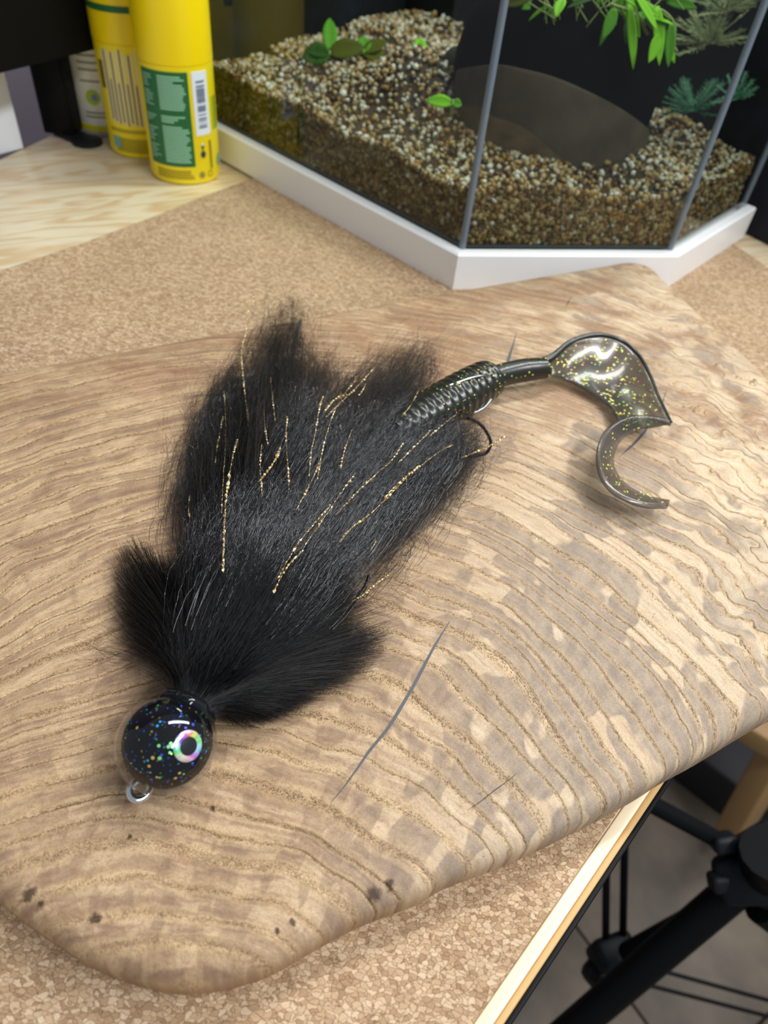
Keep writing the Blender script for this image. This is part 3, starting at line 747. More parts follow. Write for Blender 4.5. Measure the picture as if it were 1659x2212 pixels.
tl = [[(481, 1235), (484, 1150), (488, 1080), (500, 1000), (512, 950)], [(478, 1110), (482, 1040), (487, 960), (487, 900), (484, 850)],
      [(409, 1115), (407, 1095), (410, 1070)], [(537, 910), (530, 860), (524, 800), (522, 760), (535, 700), (550, 637)], [(528, 760), (530, 720), (537, 665)],
      [(594, 910), (590, 870), (584, 815)], [(578, 960), (572, 920), (570, 870)], [(566, 1070), (564, 1040), (562, 1005), (565, 960)],
      [(624, 1060), (622, 1010), (618, 950), (620, 900)], [(668, 1030), (672, 980), (682, 930), (690, 880), (698, 855)],
      [(686, 1035), (695, 980), (708, 930), (722, 890), (745, 850), (770, 820)], [(705, 900), (735, 870), (765, 842), (790, 815), (808, 795)],
      [(700, 890), (720, 865), (750, 850)], [(775, 855), (785, 840), (790, 828)], [(868, 900), (890, 870), (903, 846)],
      [(600, 1250), (640, 1180), (680, 1130), (715, 1090)], [(650, 1192), (675, 1155), (705, 1112), (740, 1060), (770, 1020)],
      [(725, 1112), (760, 1075), (800, 1035), (845, 995), (872, 955)], [(733, 1170), (762, 1138), (800, 1110), (840, 1070), (880, 1030), (905, 1005)],
      [(800, 1190), (806, 1180), (812, 1168)], [(830, 1075), (870, 1035), (910, 1005), (950, 975), (980, 960)], [(1000, 988), (1030, 975), (1062, 960), (1095, 940)],
      [(590, 1280), (620, 1225), (655, 1188)], [(760, 1300), (790, 1280), (820, 1255), (842, 1240)], [(560, 1040), (590, 1000), (608, 960)],
      [(930, 940), (960, 915), (985, 895)], [(465, 1000), (470, 960), (482, 900)], [(640, 1100), (668, 1050), (690, 1000)], [(860, 1000), (900, 960), (930, 930)], [(735, 1010), (745, 970), (760, 930)]]
for i, pp in enumerate(tl):
    o = tinsel(pp, 1.12, 1.10, .00022 if i % 3 else .0003)
    o['label'] = 'gold tinsel strand in the black fur'

# ---- soft grub trailer
t_ = NT('smoky_soft_plastic')
fl_n = t_.voro(t_.obj(), 700); 
m_grub = t_.done(t_.bsdf((.014, .015, .011), .28, 0., spec=.5, coat=.1))
gz = T+.0102
ga = P(850, 935, gz); gb = P(1066, 812, gz+.001); gl = np.linalg.norm(gb-ga)
V = []; Fq = []; K = 150; n_ = 40
axis = (gb-ga)/gl; gu, gv, gd = frame(axis)
for i in range(K):
    f = i/(K-1); s = f*gl
    r0 = .0104*math.sqrt(max(1-((f-.62)/.80)**2, 0))*(1 if f < .94 else math.sqrt(max(1-((f-.94)/.062)**2, .05)))
    rib = 1+.030*math.cos(2*PI*s/.0046)*(1 if f < .93 else 0)
    for j in range(n_):
        a_ = 2*PI*j/n_; r = r0*rib
        V.append(ga+axis*s+r*(math.cos(a_)*gu+.92*math.sin(a_)*gv))
for i in range(K-1):
    for j in range(n_): Fq.append((i*n_+j, i*n_+(j+1) % n_, (i+1)*n_+(j+1) % n_, (i+1)*n_+j))
Fq.append(tuple((K-1)*n_+j for j in range(n_)))
grub = mesh_np('grub_body', V, Fq, m_grub, lure); tag(grub, 'ribbed dark translucent soft plastic body with gold flakes')
gV = np.array(V); gi = rng.integers(K//3*n_, len(gV), 260); gc = ga+np.outer((gV[gi]-ga)@axis, axis)
nm = gV[gi]-gc; nm /= np.linalg.norm(nm, axis=1)[:, None]+1e-9
flk = [fleck('gold_flake', (.90, .72, .10)), fleck('lime_flake', (.78, .88, .10)), fleck('green_flake', (.15, .70, .22)), fleck('orange_flake', (.90, .30, .06))]
flakes('gold_flecks', gV[gi]+nm*.00012, nm, .00030, flk, grub, .5, weights=[.5, .3, .15, .05])
# wrist between body and tail
wp = spline([P(1045, 822, gz+.001), P(1085, 810, gz+.001), P(1125, 801, gz+.001), P(1158, 797, gz+.001), P(1180, 795, gz+.001), P(1192, 792, gz+.002)], 8)
V, Fq = tube(wp, np.interp(np.linspace(0, 1, len(wp)), [0, .45, .8, 1], [.0054, .0056, .0050, .0022]), 24)
wr = mesh_np('tail_wrist', V, Fq, m_grub, lure)
gV = np.array(V[:-0 or None]); gi = rng.integers(24*3, len(gV), 60); cc = wp[np.minimum(gi//24, len(wp)-1)]
nm = gV[gi]-cc; nm /= np.linalg.norm(nm, axis=1)[:, None]+1e-9
flakes('gold_flecks', gV[gi]+nm*.00015, nm, .00035, flk, wr, .4, weights=[.5, .3, .15, .05])
# curly ribbon tail
def tailmat():
    t = NT('smoky_tail'); tr = t.n('ShaderNodeBsdfTransparent'); tr.inputs[0].default_value = (.74, .72, .69, 1)
    pb = t.bsdf(lin(82, 79, 74), .24, 0., spec=.8, coat=.6)
    mx = t.n('ShaderNodeMixShader'); mx.inputs[0].default_value = .46
    t.put(mx.inputs[1], tr.outputs[0]); t.put(mx.inputs[2], pb); return t.done(mx.outputs[0])
m_tail = tailmat()
secA = [(1168, 783, .0118), (1195, 770, .0135), (1228, 742, .0165), (1262, 728, .0182), (1300, 724, .0185), (1345, 737, .0160), (1380, 768, .0135), (1404, 810, .0125), (1420, 850, .0125), (1436, 884, .0125), (1450, 912, .0125)]
secB = [(1168, 806, .0085), (1195, 812, .008), (1222, 822, .005), (1250, 836, .0040), (1275, 850, .004), (1297, 864, .004), (1312, 876, .004), (1322, 888, .0045), (1328, 900, .005), (1334, 912, .0055), (1345, 922, .006)]
def Pl(L): return np.array([P(a, b, T+z) for a, b, z in L])
BUL = .09
SA = spline(Pl(secA), 6); SB = spline(Pl(secB), 6)
outer2 = [(1450, 912, 0.0125), (1425, 903, 0.0138), (1395, 897, 0.0145), (1360, 899, 0.0148), (1328, 912, 0.0148), (1303, 936, 0.0145), (1290, 972, 0.014), (1289, 1006, 0.0135), (1300, 1040, 0.0125), (1325, 1068, 0.0112), (1362, 1087, 0.0098), (1400, 1096, 0.0085), (1442, 1096, 0.007)]
inner2 = [(1448, 916, .0110), (1425, 916, .010), (1400, 920, .010), (1372, 930, .0085), (1350, 943, .0078), (1334, 962, .0072), (1326, 985, .0068), (1327, 1008, .0066), (1336, 1028, .0064), (1354, 1048, .0062), (1380, 1064, .0060), (1410, 1075, .0058), (1446, 1082, .0056)]
O2 = spline(Pl(outer2), 6); I2 = spline(Pl(inner2), 6)
def ribbon(name, A_, B_, th, bead, mat, parent, m=12, bulge=.0):
    """sheet with real thickness between two rails, thick rounded bead on rail A"""
    k = len(A_); V = []; Tn = np.gradient((A_+B_)/2, axis=0); Tn /= np.linalg.norm(Tn, axis=1)[:, None]
    prof_n = 2*(m+1)
    for i in range(k):
        w = B_[i]-A_[i]; nrm = np.cross(Tn[i], w); nrm /= np.linalg.norm(nrm)+1e-12
        s = np.linspace(0, 1, m+1); L = np.linalg.norm(w)
        dist = s*L; tt_ = th/2*np.ones(m+1)+np.clip(bead-th/2, 0, 1)*np.exp(-((dist-bead*.8)/(bead*.9))**2)
        tt_[0] *= .35; tt_[-1] *= .4
        mid = A_[i]+np.outer(s, w)+np.outer(np.sin(s*PI)*bulge*L, nrm)
        V += list(mid+nrm*tt_[:, None])+list((mid-nrm*tt_[:, None])[::-1])
    Fq = [(i*prof_n+j, i*prof_n+(j+1) % prof_n, (i+1)*prof_n+(j+1) % prof_n, (i+1)*prof_n+j) for i in range(k-1) for j in range(prof_n)]
    Fq += [tuple(range(prof_n-1, -1, -1)), tuple((k-1)*prof_n+j for j in range(prof_n))]
    return mesh_np(name, V, Fq, mat, parent)
tail = ribbon('curly_tail', SA, SB, .0013, .0014, m_tail, lure, 14, BUL)
V, Fq = tube(SA, np.interp(np.linspace(0, 1, len(SA)), [0, .15, .45, .8, 1], [.0022, .0016, .0011, .0007, .0006]), 12)
tag(mesh_np('blade_rim', V, Fq, m_grub, tail), 'dark thick rim of the tail blade')
tag(tail, 'wide smoky translucent tail blade with gold flakes')
tail2 = ribbon('curly_tail', O2, I2, .0015, .0013, m_tail, lure, 10, .06)
tag(tail2, 'curled smoky translucent tail tip')
def rib_flakes(A_, B_, N, off, rad, parent, bulge):
    k = len(A_); i = rng.integers(1, k-1, N); s = rng.uniform(.06, .94, N); w = B_[i]-A_[i]; L = np.linalg.norm(w, axis=1)
    Tn = np.gradient((A_+B_)/2, axis=0)[i]; nrm = np.cross(Tn, w); nrm /= np.linalg.norm(nrm, axis=1)[:, None]
    view = np.array([0, 0, H])-A_[i]; sg = np.sign((nrm*view).sum(1)); 
    keep = rng.uniform(0, 1, N) < np.clip(L/.02, .15, 1)
    pt = A_[i]+s[:, None]*w+nrm*(np.sin(s*PI)*bulge*L)[:, None]+nrm*(sg*off)[:, None]+Tn*rng.uniform(-.5, .5, (N, 1))
    return flakes('gold_flecks', pt[keep], (nrm*sg[:, None])[keep], rad, flk, parent, .25, 8, [.42, .36, .16, .06], .55)
rib_flakes(SA, SB, 330,   .00080, .00056, tail, BUL); rib_flakes(O2, I2, 110, .00095, .00056, tail2, .06)
# hooks and wire
m_hook = plain('black_nickel', (.03, .032, .036), .18, .9)
def hook(pp, r, label=None, taper=True, name='hook', mat=m_hook):
    q = spline([P(a_, b_, T+z) for a_, b_, z in pp], 8); rr3 = np.full(len(q), r)
    if taper: rr3[-8:] *= np.linspace(1, .15, 8)
    V, Fq = tube(q, rr3, 10); o = mesh_np(name, V, Fq, mat, lure)
    if label: o['label'] = label
    return o
hook([(955, 935, .004), (985, 907, .005), (1010, 904, .0055), (1035, 915, .006), (1052, 935, .0065), (1060, 957, .007), (1052, 977, .0075), (1032, 984, .008), (1005, 989, .0085)], .00075, 'black rear hook bend beside the soft body')
hook([(740, 1330, .006), (762, 1303, .006), (782, 1278, .007), (794, 1255, .008), (797, 1236, .010)], .00075, 'black front hook point standing out of the fur')
hook([(930, 878, .012), (960, 840, .0185), (990, 826, .0200), (1025, 815, .0205), (1052, 812, .0190), (1066, 826, .0155), (1066, 850, .0110), (1050, 876, .0070), (1024, 891, .0050), (992, 893, .0045)], .00062, 'thin steel wire looped around the soft body', False, 'wire_loop', plain('steel', (.35, .37, .40), .2, 1.))
settle(lure)

# ================================================================ AQUARIUM
t1 = P(973, 627, 0)[:2]; t2 = P(1436, 624, 0)[:2]; t3 = P(1603, 514, 0)[:2]
t1, t2, t3 = [q+tper*.002 for q in (t1, t2, t3)]
t4 = t1+tdir*.30; dperp = (t3-t2)/np.linalg.norm(t3-t2)
# back corner
Mx = np.array([tdir, -dperp]).T; sol = np.linalg.solve(Mx, t4-t3); t5 = t3+tdir*sol[0]
foot = [t1, t2, t3, t5, t4]
def inset_poly(pl, d):
    out = []; k = len(pl); area_ = sum(pl[i][0]*pl[(i+1) % k][1]-pl[(i+1) % k][0]*pl[i][1] for i in range(k)); sg = 1 if area_ > 0 else -1
    for i in range(k):
        a, b, c = pl[i-1], pl[i], pl[(i+1) % k]
        d1 = (b-a)/np.linalg.norm(b-a); d2 = (c-b)/np.linalg.norm(c-b)
        n1 = sg*np.array([-d1[1], d1[0]]); n2 = sg*np.array([-d2[1], d2[0]])
        Mt = np.array([d1, -d2]).T; s_ = np.linalg.solve(Mt, (b+n2*d)-(b+n1*d)); out.append(b+n1*d+d1*s_[0])
    return out
bh = .0235
tank = empty('aquarium', (float(t1[0]), float(t1[1]), 0), 'glass aquarium with a white plastic base and angled front corner behind the board', 'aquarium')
fi = inset_poly(foot, .007)
bm = bmesh.new(); k = len(foot)
fm = inset_poly(foot, .0012)
rows = [[(p[0], p[1], 0) for p in foot], [(p[0], p[1], bh-.0012) for p in foot], [(p[0], p[1], bh) for p in fm], [(p[0], p[1], bh) for p in fi], [(p[0], p[1], bh-.004) for p in fi]]
vr = [[bm.verts.new(p) for p in r_] for r_ in rows]
for a_, b_ in zip(vr, vr[1:]):
    for i in range(k): bm.faces.new((a_[i], a_[(i+1) % k], b_[(i+1) % k], b_[i]))
bm.faces.new(vr[0][::-1]); bm.faces.new(vr[-1])
tag(bm_obj('base_frame', bm, m_white, tank), 'white plastic base frame')
gi_ = inset_poly(foot, .0085); th = .004; go = inset_poly(foot, .0085-th/2); gn = inset_poly(foot, .0085+th/2); TH = .30
for i in range(k):
    pl = [go[i], go[(i+1) % k], gn[(i+1) % k], gn[i]]
    if i in (0, 1, 4): prism('glass_pane', pl, bh-.003, TH, m_glass, tank)
m_film = NT('background_film')
nb = m_film.noise(m_film.obj(), 22, 4, .6)
m_film = m_film.done(m_film.bsdf(m_film.ramp(nb, [(.35, lin(6, 9, 16)), (.55, lin(16, 24, 40)), (.75, lin(36, 46, 78))]), .6))
for i in (2, 3):
    pl = [go[i], go[(i+1) % k], gn[(i+1) % k], gn[i]]
    tag(prism('back_pane', pl, bh-.003, TH, m_film, tank), 'rear pane with a dark blue background film')
# silicone seams
for i in (0, 1, 2):
    p = (go[i]+gn[i])/2
    lathe('silicone_seam', [(.0021, bh-.002), (.0021, TH)], (p[0], p[1], 0), m_silic, tank, 12, 80)
for i in (0, 1, 4):
    along(gn[i], gn[(i+1) % k], bh, bh+.0012, .002, 'silicone_joint', plain('dark_joint', lin(60, 66, 70), .5), tank, 0, .001)
settle(tank)
wi = inset_poly(foot, .0085+th/2+.0003)
wtr = prism('water', [tuple(p) for p in wi], bh-.002, TH-.02, m_water)
tag(wtr, 'clear water filling the aquarium above the gravel', 'water')

# gravel: height field + pebbles
gp = np.array(inset_poly(foot, .0085+th/2+.0012)); cen = gp.mean(0)
d_front = lambda x, y: np.minimum.reduce([((x-gp[i][0])*(-(gp[(i+1) % k]-gp[i])[1])+(y-gp[i][1])*((gp[(i+1) % k]-gp[i])[0]))/np.linalg.norm(gp[(i+1) % k]-gp[i]) for i in (0, 1, 4)])
hump1 = P(925, 90, .10)[:2]
def gh(x, y):
    df = np.clip(d_front(x, y), 0, 1)
    z = .058+.10*df+.004*np.sin(x*55+1)*np.cos(y*47)
    z = z+.030*np.exp(-((x-hump1[0])**2+(y-hump1[1])**2)/(2*.028**2))
    # hollow where the cave stands
    return z
def in_tank(x, y):
    ok = np.ones(len(x), bool)
    for i in range(k):
        e = gp[(i+1) % k]-gp[i]; ok &= ((x-gp[i][0])*(-e[1])+(y-gp[i][1])*e[0]) > 0
    return ok
m_soil = NT('gravel_bulk')
vv = m_soil.voro(m_soil.obj(), 330)
m_soil = m_soil.done(m_soil.bsdf(m_soil.mixc(.5, lin(60, 44, 26), vv.outputs['Color'], 'MULTIPLY'), .9))
gbed = empty('gravel_bed', (float(cen[0]), float(cen[1]), bh), 'bed of mixed tan, brown and white gravel inside the aquarium', 'gravel')
# bulk
V = []; Fq = []; rings = 10; edge = []
for i in range(k):
    for t in np.linspace(0, 1, 16, endpoint=False): edge.append(gp[i]*(1-t)+gp[(i+1) % k]*t)
edge = np.array(edge); ne = len(edge); in_e = cen+(edge-cen)*.985
V += [(p[0], p[1], bh-.002) for p in in_e]
for r_ in range(rings+1):
    q = cen+(in_e-cen)*(1-r_/rings); V += [(p[0], p[1], float(gh(np.array([p[0]]), np.array([p[1]]))[0])-.0015) for p in q]
for r_ in range(rings+1):
    for j in range(ne): Fq.append((r_*ne+j, r_*ne+(j+1) % ne, (r_+1)*ne+(j+1) % ne, (r_+1)*ne+j))
Fq = Fq[:(rings+1)*ne]
tag(mesh_np('gravel', V, Fq, m_soil, gbed), kind='stuff')
pebble_cols = [lin(146, 122, 82), lin(172, 152, 112), lin(112, 82, 42), lin(80, 60, 34), lin(184, 180, 168), lin(150, 112, 54), lin(50, 42, 32), lin(206, 206, 202)]
pm = [plain('pebble_'+c, pebble_cols[i], .45) for i, c in enumerate(['tan', 'sand', 'rust', 'brown', 'grey', 'amber', 'dark', 'white'])]
pts = []
def face_pts(i, N):
    t = rng.uniform(0.005, .995, N); a = gp[i]; b = gp[(i+1) % k]; q = a+(b-a)*t[:, None]
    e = (b-a)/np.linalg.norm(b-a); n_in = np.array([-e[1], e[0]])
    q = q+n_in*rng.uniform(.0010, .0022, (N, 1)); zt_ = gh(q[:, 0], q[:, 1])
    z = bh+.001+(zt_-bh-.001)*rng.uniform(0, 1, N); return np.column_stack([q, z])
front = np.vstack([face_pts(1, 2100), face_pts(0, 3600), face_pts(4, 100) if False else face_pts(2, 1)[:0]])
fr3 = None
# right-hand glass (between t2 and t3) is edge index 1->2 ; chamfer index 0->1 ; left glass index 4->0
front = np.vstack([face_pts(0, 2400), face_pts(4, 3400), face_pts(1, 1400)])
q = np.column_stack([rng.uniform(gp[:, 0].min(), gp[:, 0].max(), 26000), rng.uniform(gp[:, 1].min(), gp[:, 1].max(), 26000)])
q = q[in_tank(q[:, 0], q[:, 1])][:7000]
topp = np.column_stack([q, gh(q[:, 0], q[:, 1])-rng.uniform(0, .0012, len(q))])
allp = np.vstack([front, topp]); allr = np.r_[rng.uniform(.0013, .0026, len(front)), rng.uniform(.0014, .0028, len(topp))]
cw = np.r_[rng.choice(8, len(front), p=[.2, .13, .2, .2, .03, .1, .13, .01]), rng.choice(8, len(topp), p=[.17, .22, .1, .08, .2, .08, .05, .1])]  # grains behind the glass weighted darker: shade of the side put into colour
# the 260 largest near the front glass are single pebbles
iv, if_ = ico()
big = np.argsort(-allr[:2400])[:260]; bigset = np.zeros(len(allp), bool); bigset[big] = True
pmesh = []
for j in range(8):
    me = bpy.data.meshes.new('pebble'); sc3 = np.array([1, .8, .7])*(1+rng.normal(0, .08, (len(iv), 3)))
    me.from_pydata([tuple(p) for p in iv*sc3], [], [tuple(int(a) for a in f) for f in if_]); me.update()
    me.polygons.foreach_set('use_smooth', [True]*len(me.polygons)); me.materials.append(pm[j]); pmesh.append(me)
for j in big:
    o = bpy.data.objects.new('pebble', pmesh[cw[j]]); C.objects.link(o); o.parent = gbed
    o.location = allp[j]; o.scale = (allr[j]*1.15,)*3; o.rotation_euler = rng.uniform(0, 6, 3)
rest = ~bigset; Np = rest.sum(); pc_ = allp[rest]; pr = allr[rest]
rot = rng.normal(0, 1, (Np, 4)); rot /= np.linalg.norm(rot, axis=1)[:, None]; w_, x_, y_, z_ = rot.T
RM = np.stack([1-2*(y_**2+z_**2), 2*(x_*y_-z_*w_), 2*(x_*z_+y_*w_), 2*(x_*y_+z_*w_), 1-2*(x_**2+z_**2), 2*(y_*z_-x_*w_), 2*(x_*z_-y_*w_), 2*(y_*z_+x_*w_), 1-2*(x_**2+y_**2)], 1).reshape(-1, 3, 3)
vs = iv[None]*np.array([1, .8, .65])*rng.uniform(.8, 1.2, (Np, 1, 3))
vs = np.einsum('nij,nvj->nvi', RM, vs)*pr[:, None, None]+pc_[:, None]
fs = (if_[None]+np.arange(Np)[:, None, None]*len(iv)).reshape(-1, 3)
tag(mesh_np('gravel_grains', vs.reshape(-1, 3), fs, None, gbed, mats=pm, midx=np.repeat(cw[rest], len(if_))), kind='stuff')
settle(gbed)

# cave and stone inside
def hz(px, py, z0=.075):
    q = P(px, py, z0)
    for _ in range(12): q = P(px, py, float(gh(q[0:1], q[1:2])[0]))
    return q
cv = hz(1265, 318); cc = np.array([cv[0], cv[1]])+np.array([-.030, .046])
m_cave = plain('black_ceramic', (.0025, .0025, .0025), .9, spec=.05)
cave = empty('cave_pot', (float(cc[0]), float(cc[1]), float(cv[2])), 'round black ceramic cave half buried in the gravel under the leaves', 'pot')
prof3 = [(.058, -.03), (.066, .0), (.070, .02), (.071, .04), (.066, .062), (.055, .080), (.040, .092), (.020, .098), (.001, .099)]
cs_ = cc+R[:2, 0]*.007
lathe('shell', prof3, (cs_[0], cs_[1], cv[2]-.004), m_cave, cave, 56, 60)
def on_cyl(px, py, c, r):
    d = R @ np.array([px-CX, CY-py, -F]); o = np.array([0, 0, H]); a_ = d[0]**2+d[1]**2; q = o[:2]-c
    b_ = q@d[:2]; disc = b_*b_-a_*(q@q-r*r)
    t_0 = (-b_-math.sqrt(max(disc, 0)))/a_; return o+d*t_0
cr_ = .0725
top_l = [on_cyl(a_, b_, cs_, cr_) for a_, b_ in ((985, 150), (1060, 140), (1130, 152), (1200, 170), (1270, 198), (1330, 228), (1380, 260), (1408, 290))]
tl_ = spline(top_l, 5); V = []; Fq = []
for p in tl_:
    d_ = (p[:2]-cs_)/np.linalg.norm(p[:2]-cs_)
    for rr_, z_ in ((cr_, cv[2]-.03), (cr_, p[2]-.0015), (cr_-.001, p[2]), (cr_-.004, p[2]), (cr_-.0042, cv[2]-.03)): V.append((*(cs_+d_*rr_), z_))
for i in range(len(tl_)-1):
    for j in range(4): Fq.append((i*5+j, i*5+j+1, (i+1)*5+j+1, (i+1)*5+j))
ms = NT('brown_clay'); ns = ms.noise(ms.obj(), 60, 3)
m_clay = ms.done(ms.bsdf(ms.ramp(ns, [(.3, lin(60, 50, 42)), (.7, lin(80, 68, 57))]), .75))
fw = mesh_np('front_wall', V, Fq, m_clay, cave); smooth_by_angle(fw, 50); tag(fw, 'grey-brown clay lower front wall of the cave')
settle(cave)
def stone(name, c, rad, rot, mat, seed, label, cat):
    r2_ = np.random.default_rng(seed); bm = bmesh.new(); bmesh.ops.create_icosphere(bm, subdivisions=4, radius=1)
    from mathutils import noise as mn
    for v in bm.verts:
        f = 1+.07*mn.noise(v.co*1.3+Vector((seed, 0, 0))); v.co = Vector((v.co.x*rad[0], v.co.y*rad[1], v.co.z*rad[2]))*f
    m = rot.to_4x4(); m.translation = Vector(c)
    for v in bm.verts: v.co = m @ v.co
    return tag(bm_obj(name, bm, mat, None, True), label, cat)
from mathutils import Euler
sv2 = hz(1000, 205)
sv3 = hz(1168, 292)
stone('dark_gap', (sv3[0], sv3[1]+.003, sv3[2]+.003), (.012, .007, .008), Euler((0, 0, -.6)).to_matrix(), m_cave, 9, 'black lump standing in for the dark gap under the rim of the cave', 'gap filler')  # black lump added as the dark gap beside the clay wall
stone('dark_stone', (sv2[0]-.004, sv2[1]+.012, sv2[2]+.006), (.018, .016, .022), Euler((0, 0, .3)).to_matrix(), plain('dark_slate', lin(34, 28, 22), .8), 5, 'dark brown rock in the gravel behind the front seam', 'rock')

# plants
m_leaf = [plain('leaf_bright', lin(110, 176, 24), .6, spec=.15), plain('leaf_mid', lin(72, 130, 26), .6, spec=.15), plain('leaf_dark', lin(40, 78, 22), .6, spec=.1), plain('leaf_olive', lin(70, 76, 18), .6, spec=.1)]
m_stem = plain('stem', lin(120, 140, 70), .5)
def leaf(base, d, L, wd, mat, parent, droop=.3, name='leaf', up=None):
    u, v, d = frame(d); V = []; Fq = []; K2 = 9
    if up is not None: u = np.cross(d, up); u /= np.linalg.norm(u)+1e-9; v = np.cross(u, d)
    for i in range(K2):
        t = i/(K2-1); c = np.asarray(base)+d*L*t+np.array([0, 0, -1])*droop*L*t*t; w = wd*math.sin(PI*min(t*.93+.07, 1))**.8
        for s_ in (-1, -.5, 0, .5, 1): V.append(c+u*w*s_+v*(abs(s_)*w*.25))
    for i in range(K2-1):
        for j in range(4): Fq.append((i*5+j, i*5+j+1, (i+1)*5+j+1, (i+1)*5+j))
    o = mesh_np(name, V, Fq, mat, parent)
    so = o.modifiers.new('thickness', 'SOLIDIFY'); so.thickness = .0003
    return o
def ray_at(px, py, dist): 
    w = R @ np.array([px-CX, CY-py, -F]); w /= np.linalg.norm(w); return np.array([0, 0, H])+w*dist
# leafy clump over the cave
clump = empty('water_plant', tuple(hz(1330, 60)), 'bright green leafy water plant hanging over the black cave', 'aquatic plant')
camr, camu = R[:, 0], R[:, 1]
lf = [(1190, 25, -.8, -.6, .022, 0), (1175, 12, -.9, -.3, .018, 1), (1215, 8, -.2, -1, .018, 0), (1340, 5, .1, -1, .032, 0), (1345, 0, -.3, -1, .030, 1), (1375, 5, .5, -.9, .026, 0), (1400, 20, .7, -.8, .024, 1), (1420, 25, .4, -1, .034, 0),
      (1450, 60, .2, -1, .026, 1), (1440, 100, .6, -.4, .016, 0), (1425, 85, -.5, -1, .018, 0), (1365, 55, -.1, -1, .02, 2), (1380, 40, .9, -.4, .025, 1), (1300, 0, -.5, -.8, .022, 2), (1260, 2, .3, -1, .018, 1), (1240, 10, -.6, -.5, .016, 3), (1330, 30, -.6, -.6, .018, 1), (1410, 5, 1, .1, .02, 2), (1360, 20, .2, -1, .036, 0), (1395, 50, .9, -.6, .02, 0), (1290, 10, .6, -.8, .016, 0), (1350, 8, .9, -.3, .026, 0), (1320, 6, -.9, -.2, .024, 1), (1440, 15, .5, -.6, .02, 1), (1150, 5, -.8, -.4, .02, 3)]
for i, (px, py, dx, dy, L, mi) in enumerate(lf):
    leaf(ray_at(px, py-12, .525+.012*math.sin(i*2.3)), camr*dx+camu*dy+rng.normal(0, .25, 3), L*.85, .0026+.0012*rng.uniform(), m_leaf[mi], clump, .1, up=-R[:, 2]*-1+rng.normal(0, .4, 3))
for i in range(26):
    px = 1160+i*11; q = spline([ray_at(px+rng.uniform(-20, 20), -30, .53), ray_at(px+rng.uniform(-30, 30), -5, .525), ray_at(px+rng.uniform(-40, 50), rng.uniform(15, 60), .52)], 6)
    V, Fq = tube(q, .0004, 6); mesh_np('stem', V, Fq, m_stem, clump)
for pl_ in ([(1390, 40), (1420, 70), (1450, 95), (1462, 112)], [(1400, 10), (1440, 30), (1458, 60), (1450, 95)], [(1320, 10), (1370, 30), (1400, 75)]):
    V, Fq = tube(spline([ray_at(a, b, .522) for a, b in pl_], 6), .0009, 6); mesh_np('stem', V, Fq, m_stem, clump)
settle(clump)
def small_plant(px, py, leaves, label, cat='aquatic plant'):
    b = hz(px, py); r_ = empty('leafy_shoot', tuple(b), label, cat, 'leafy shoots in the gravel')
    V, Fq = tube([b-np.array([0, 0, .004]), b+np.array([0, 0, .006])], .0009, 6); mesh_np('stem', V, Fq, m_stem, r_)
    for (dx, dy, L, w, mi) in leaves: leaf(b+np.array([0, 0, .004]), camr*dx+camu*dy, L, w, m_leaf[mi], r_, .05, up=R[:, 2]+rng.normal(0, .2, 3))
    settle(r_)
small_plant(712, 128, [(.0, 1, .030, .006, 1), (-.8, .2, .020, .006, 2), (.9, .25, .028, .008, 3), (-1, -.1, .022, .009, 2)], 'green shoot with one tall upright leaf, left side of the tank')
small_plant(785, 125, [(.0, 1, .014, .006, 1), (.9, .5, .022, .006, 3), (-1, .4, .018, .006, 2), (1, -.3, .02, .007, 3)], 'low olive green shoot right of the tall upright leaf')
small_plant(905, 140, [(.0, 1, .017, .0055, 0), (.9, -.3, .014, .005, 1), (-.9, -.2, .014, .005, 3)], 'short bright green shoot beside the gravel hump')
small_plant(975, 238, [(-1, .15, .016, .004, 0), (.9, -.1, .006, .003, 1)], 'single fallen green leaf lying on the gravel left of the seam')
small_plant(1048, 246, [(1, -.1, .012, .004, 1), (-.7, .2, .008, .003, 0)], 'small green leaf lying on the gravel at the seam')
# feathery bushes
m_fern = [plain('teal_frond', lin(66, 120, 96), .6), plain('pale_frond', lin(140, 150, 112), .6)]
def fern(px, py, dist, n_, L, mi, label):
    b = ray_at(px, py, dist); r_ = empty('feathery_plant', tuple(b), label, 'aquatic plant', 'feathery plants in the aquarium')
    for s_ in range(n_):
        a_ = rng.uniform(-.7, 3.8); d = camr*math.cos(a_)+camu*abs(math.sin(a_))+rng.normal(0, .3, 3); d /= np.linalg.norm(d)
        Vs, Fs = tube([b, b+d*L*.5, b+d*L], .0004, 4); Vs = list(Vs); Fs = list(Fs)
        for t in np.linspace(.15, 1, 14):
            for sg in (-1, 1):
                u, v, dd = frame(d); nd_ = dd*.6+sg*u*.8+rng.normal(0, .15, 3); q0 = b+d*L*t; b0 = len(Vs)
                V2, F2 = tube([q0, q0+nd_*L*.22*(1.1-t*.6)], .00025, 3); Vs += list(V2); Fs += [tuple(i_+b0 for i_ in f) for f in F2]
        mesh_np('frond', Vs, Fs, m_fern[mi], r_)
    settle(r_)
fern(1500, 240, .600, 22, .022, 0, 'low teal feathery plant on the gravel right of the cave')
fern(1530, 95, .625, 30, .026, 1, 'pale feathery plant against the dark film near the right seam')
fern(1570, 25, .63, 24, .026, 1, 'pale feathery plant highest beside the right glass seam')
fern(1590, 215, .585, 8, .016, 0, 'small teal feathery plant lowest by the right glass seam')

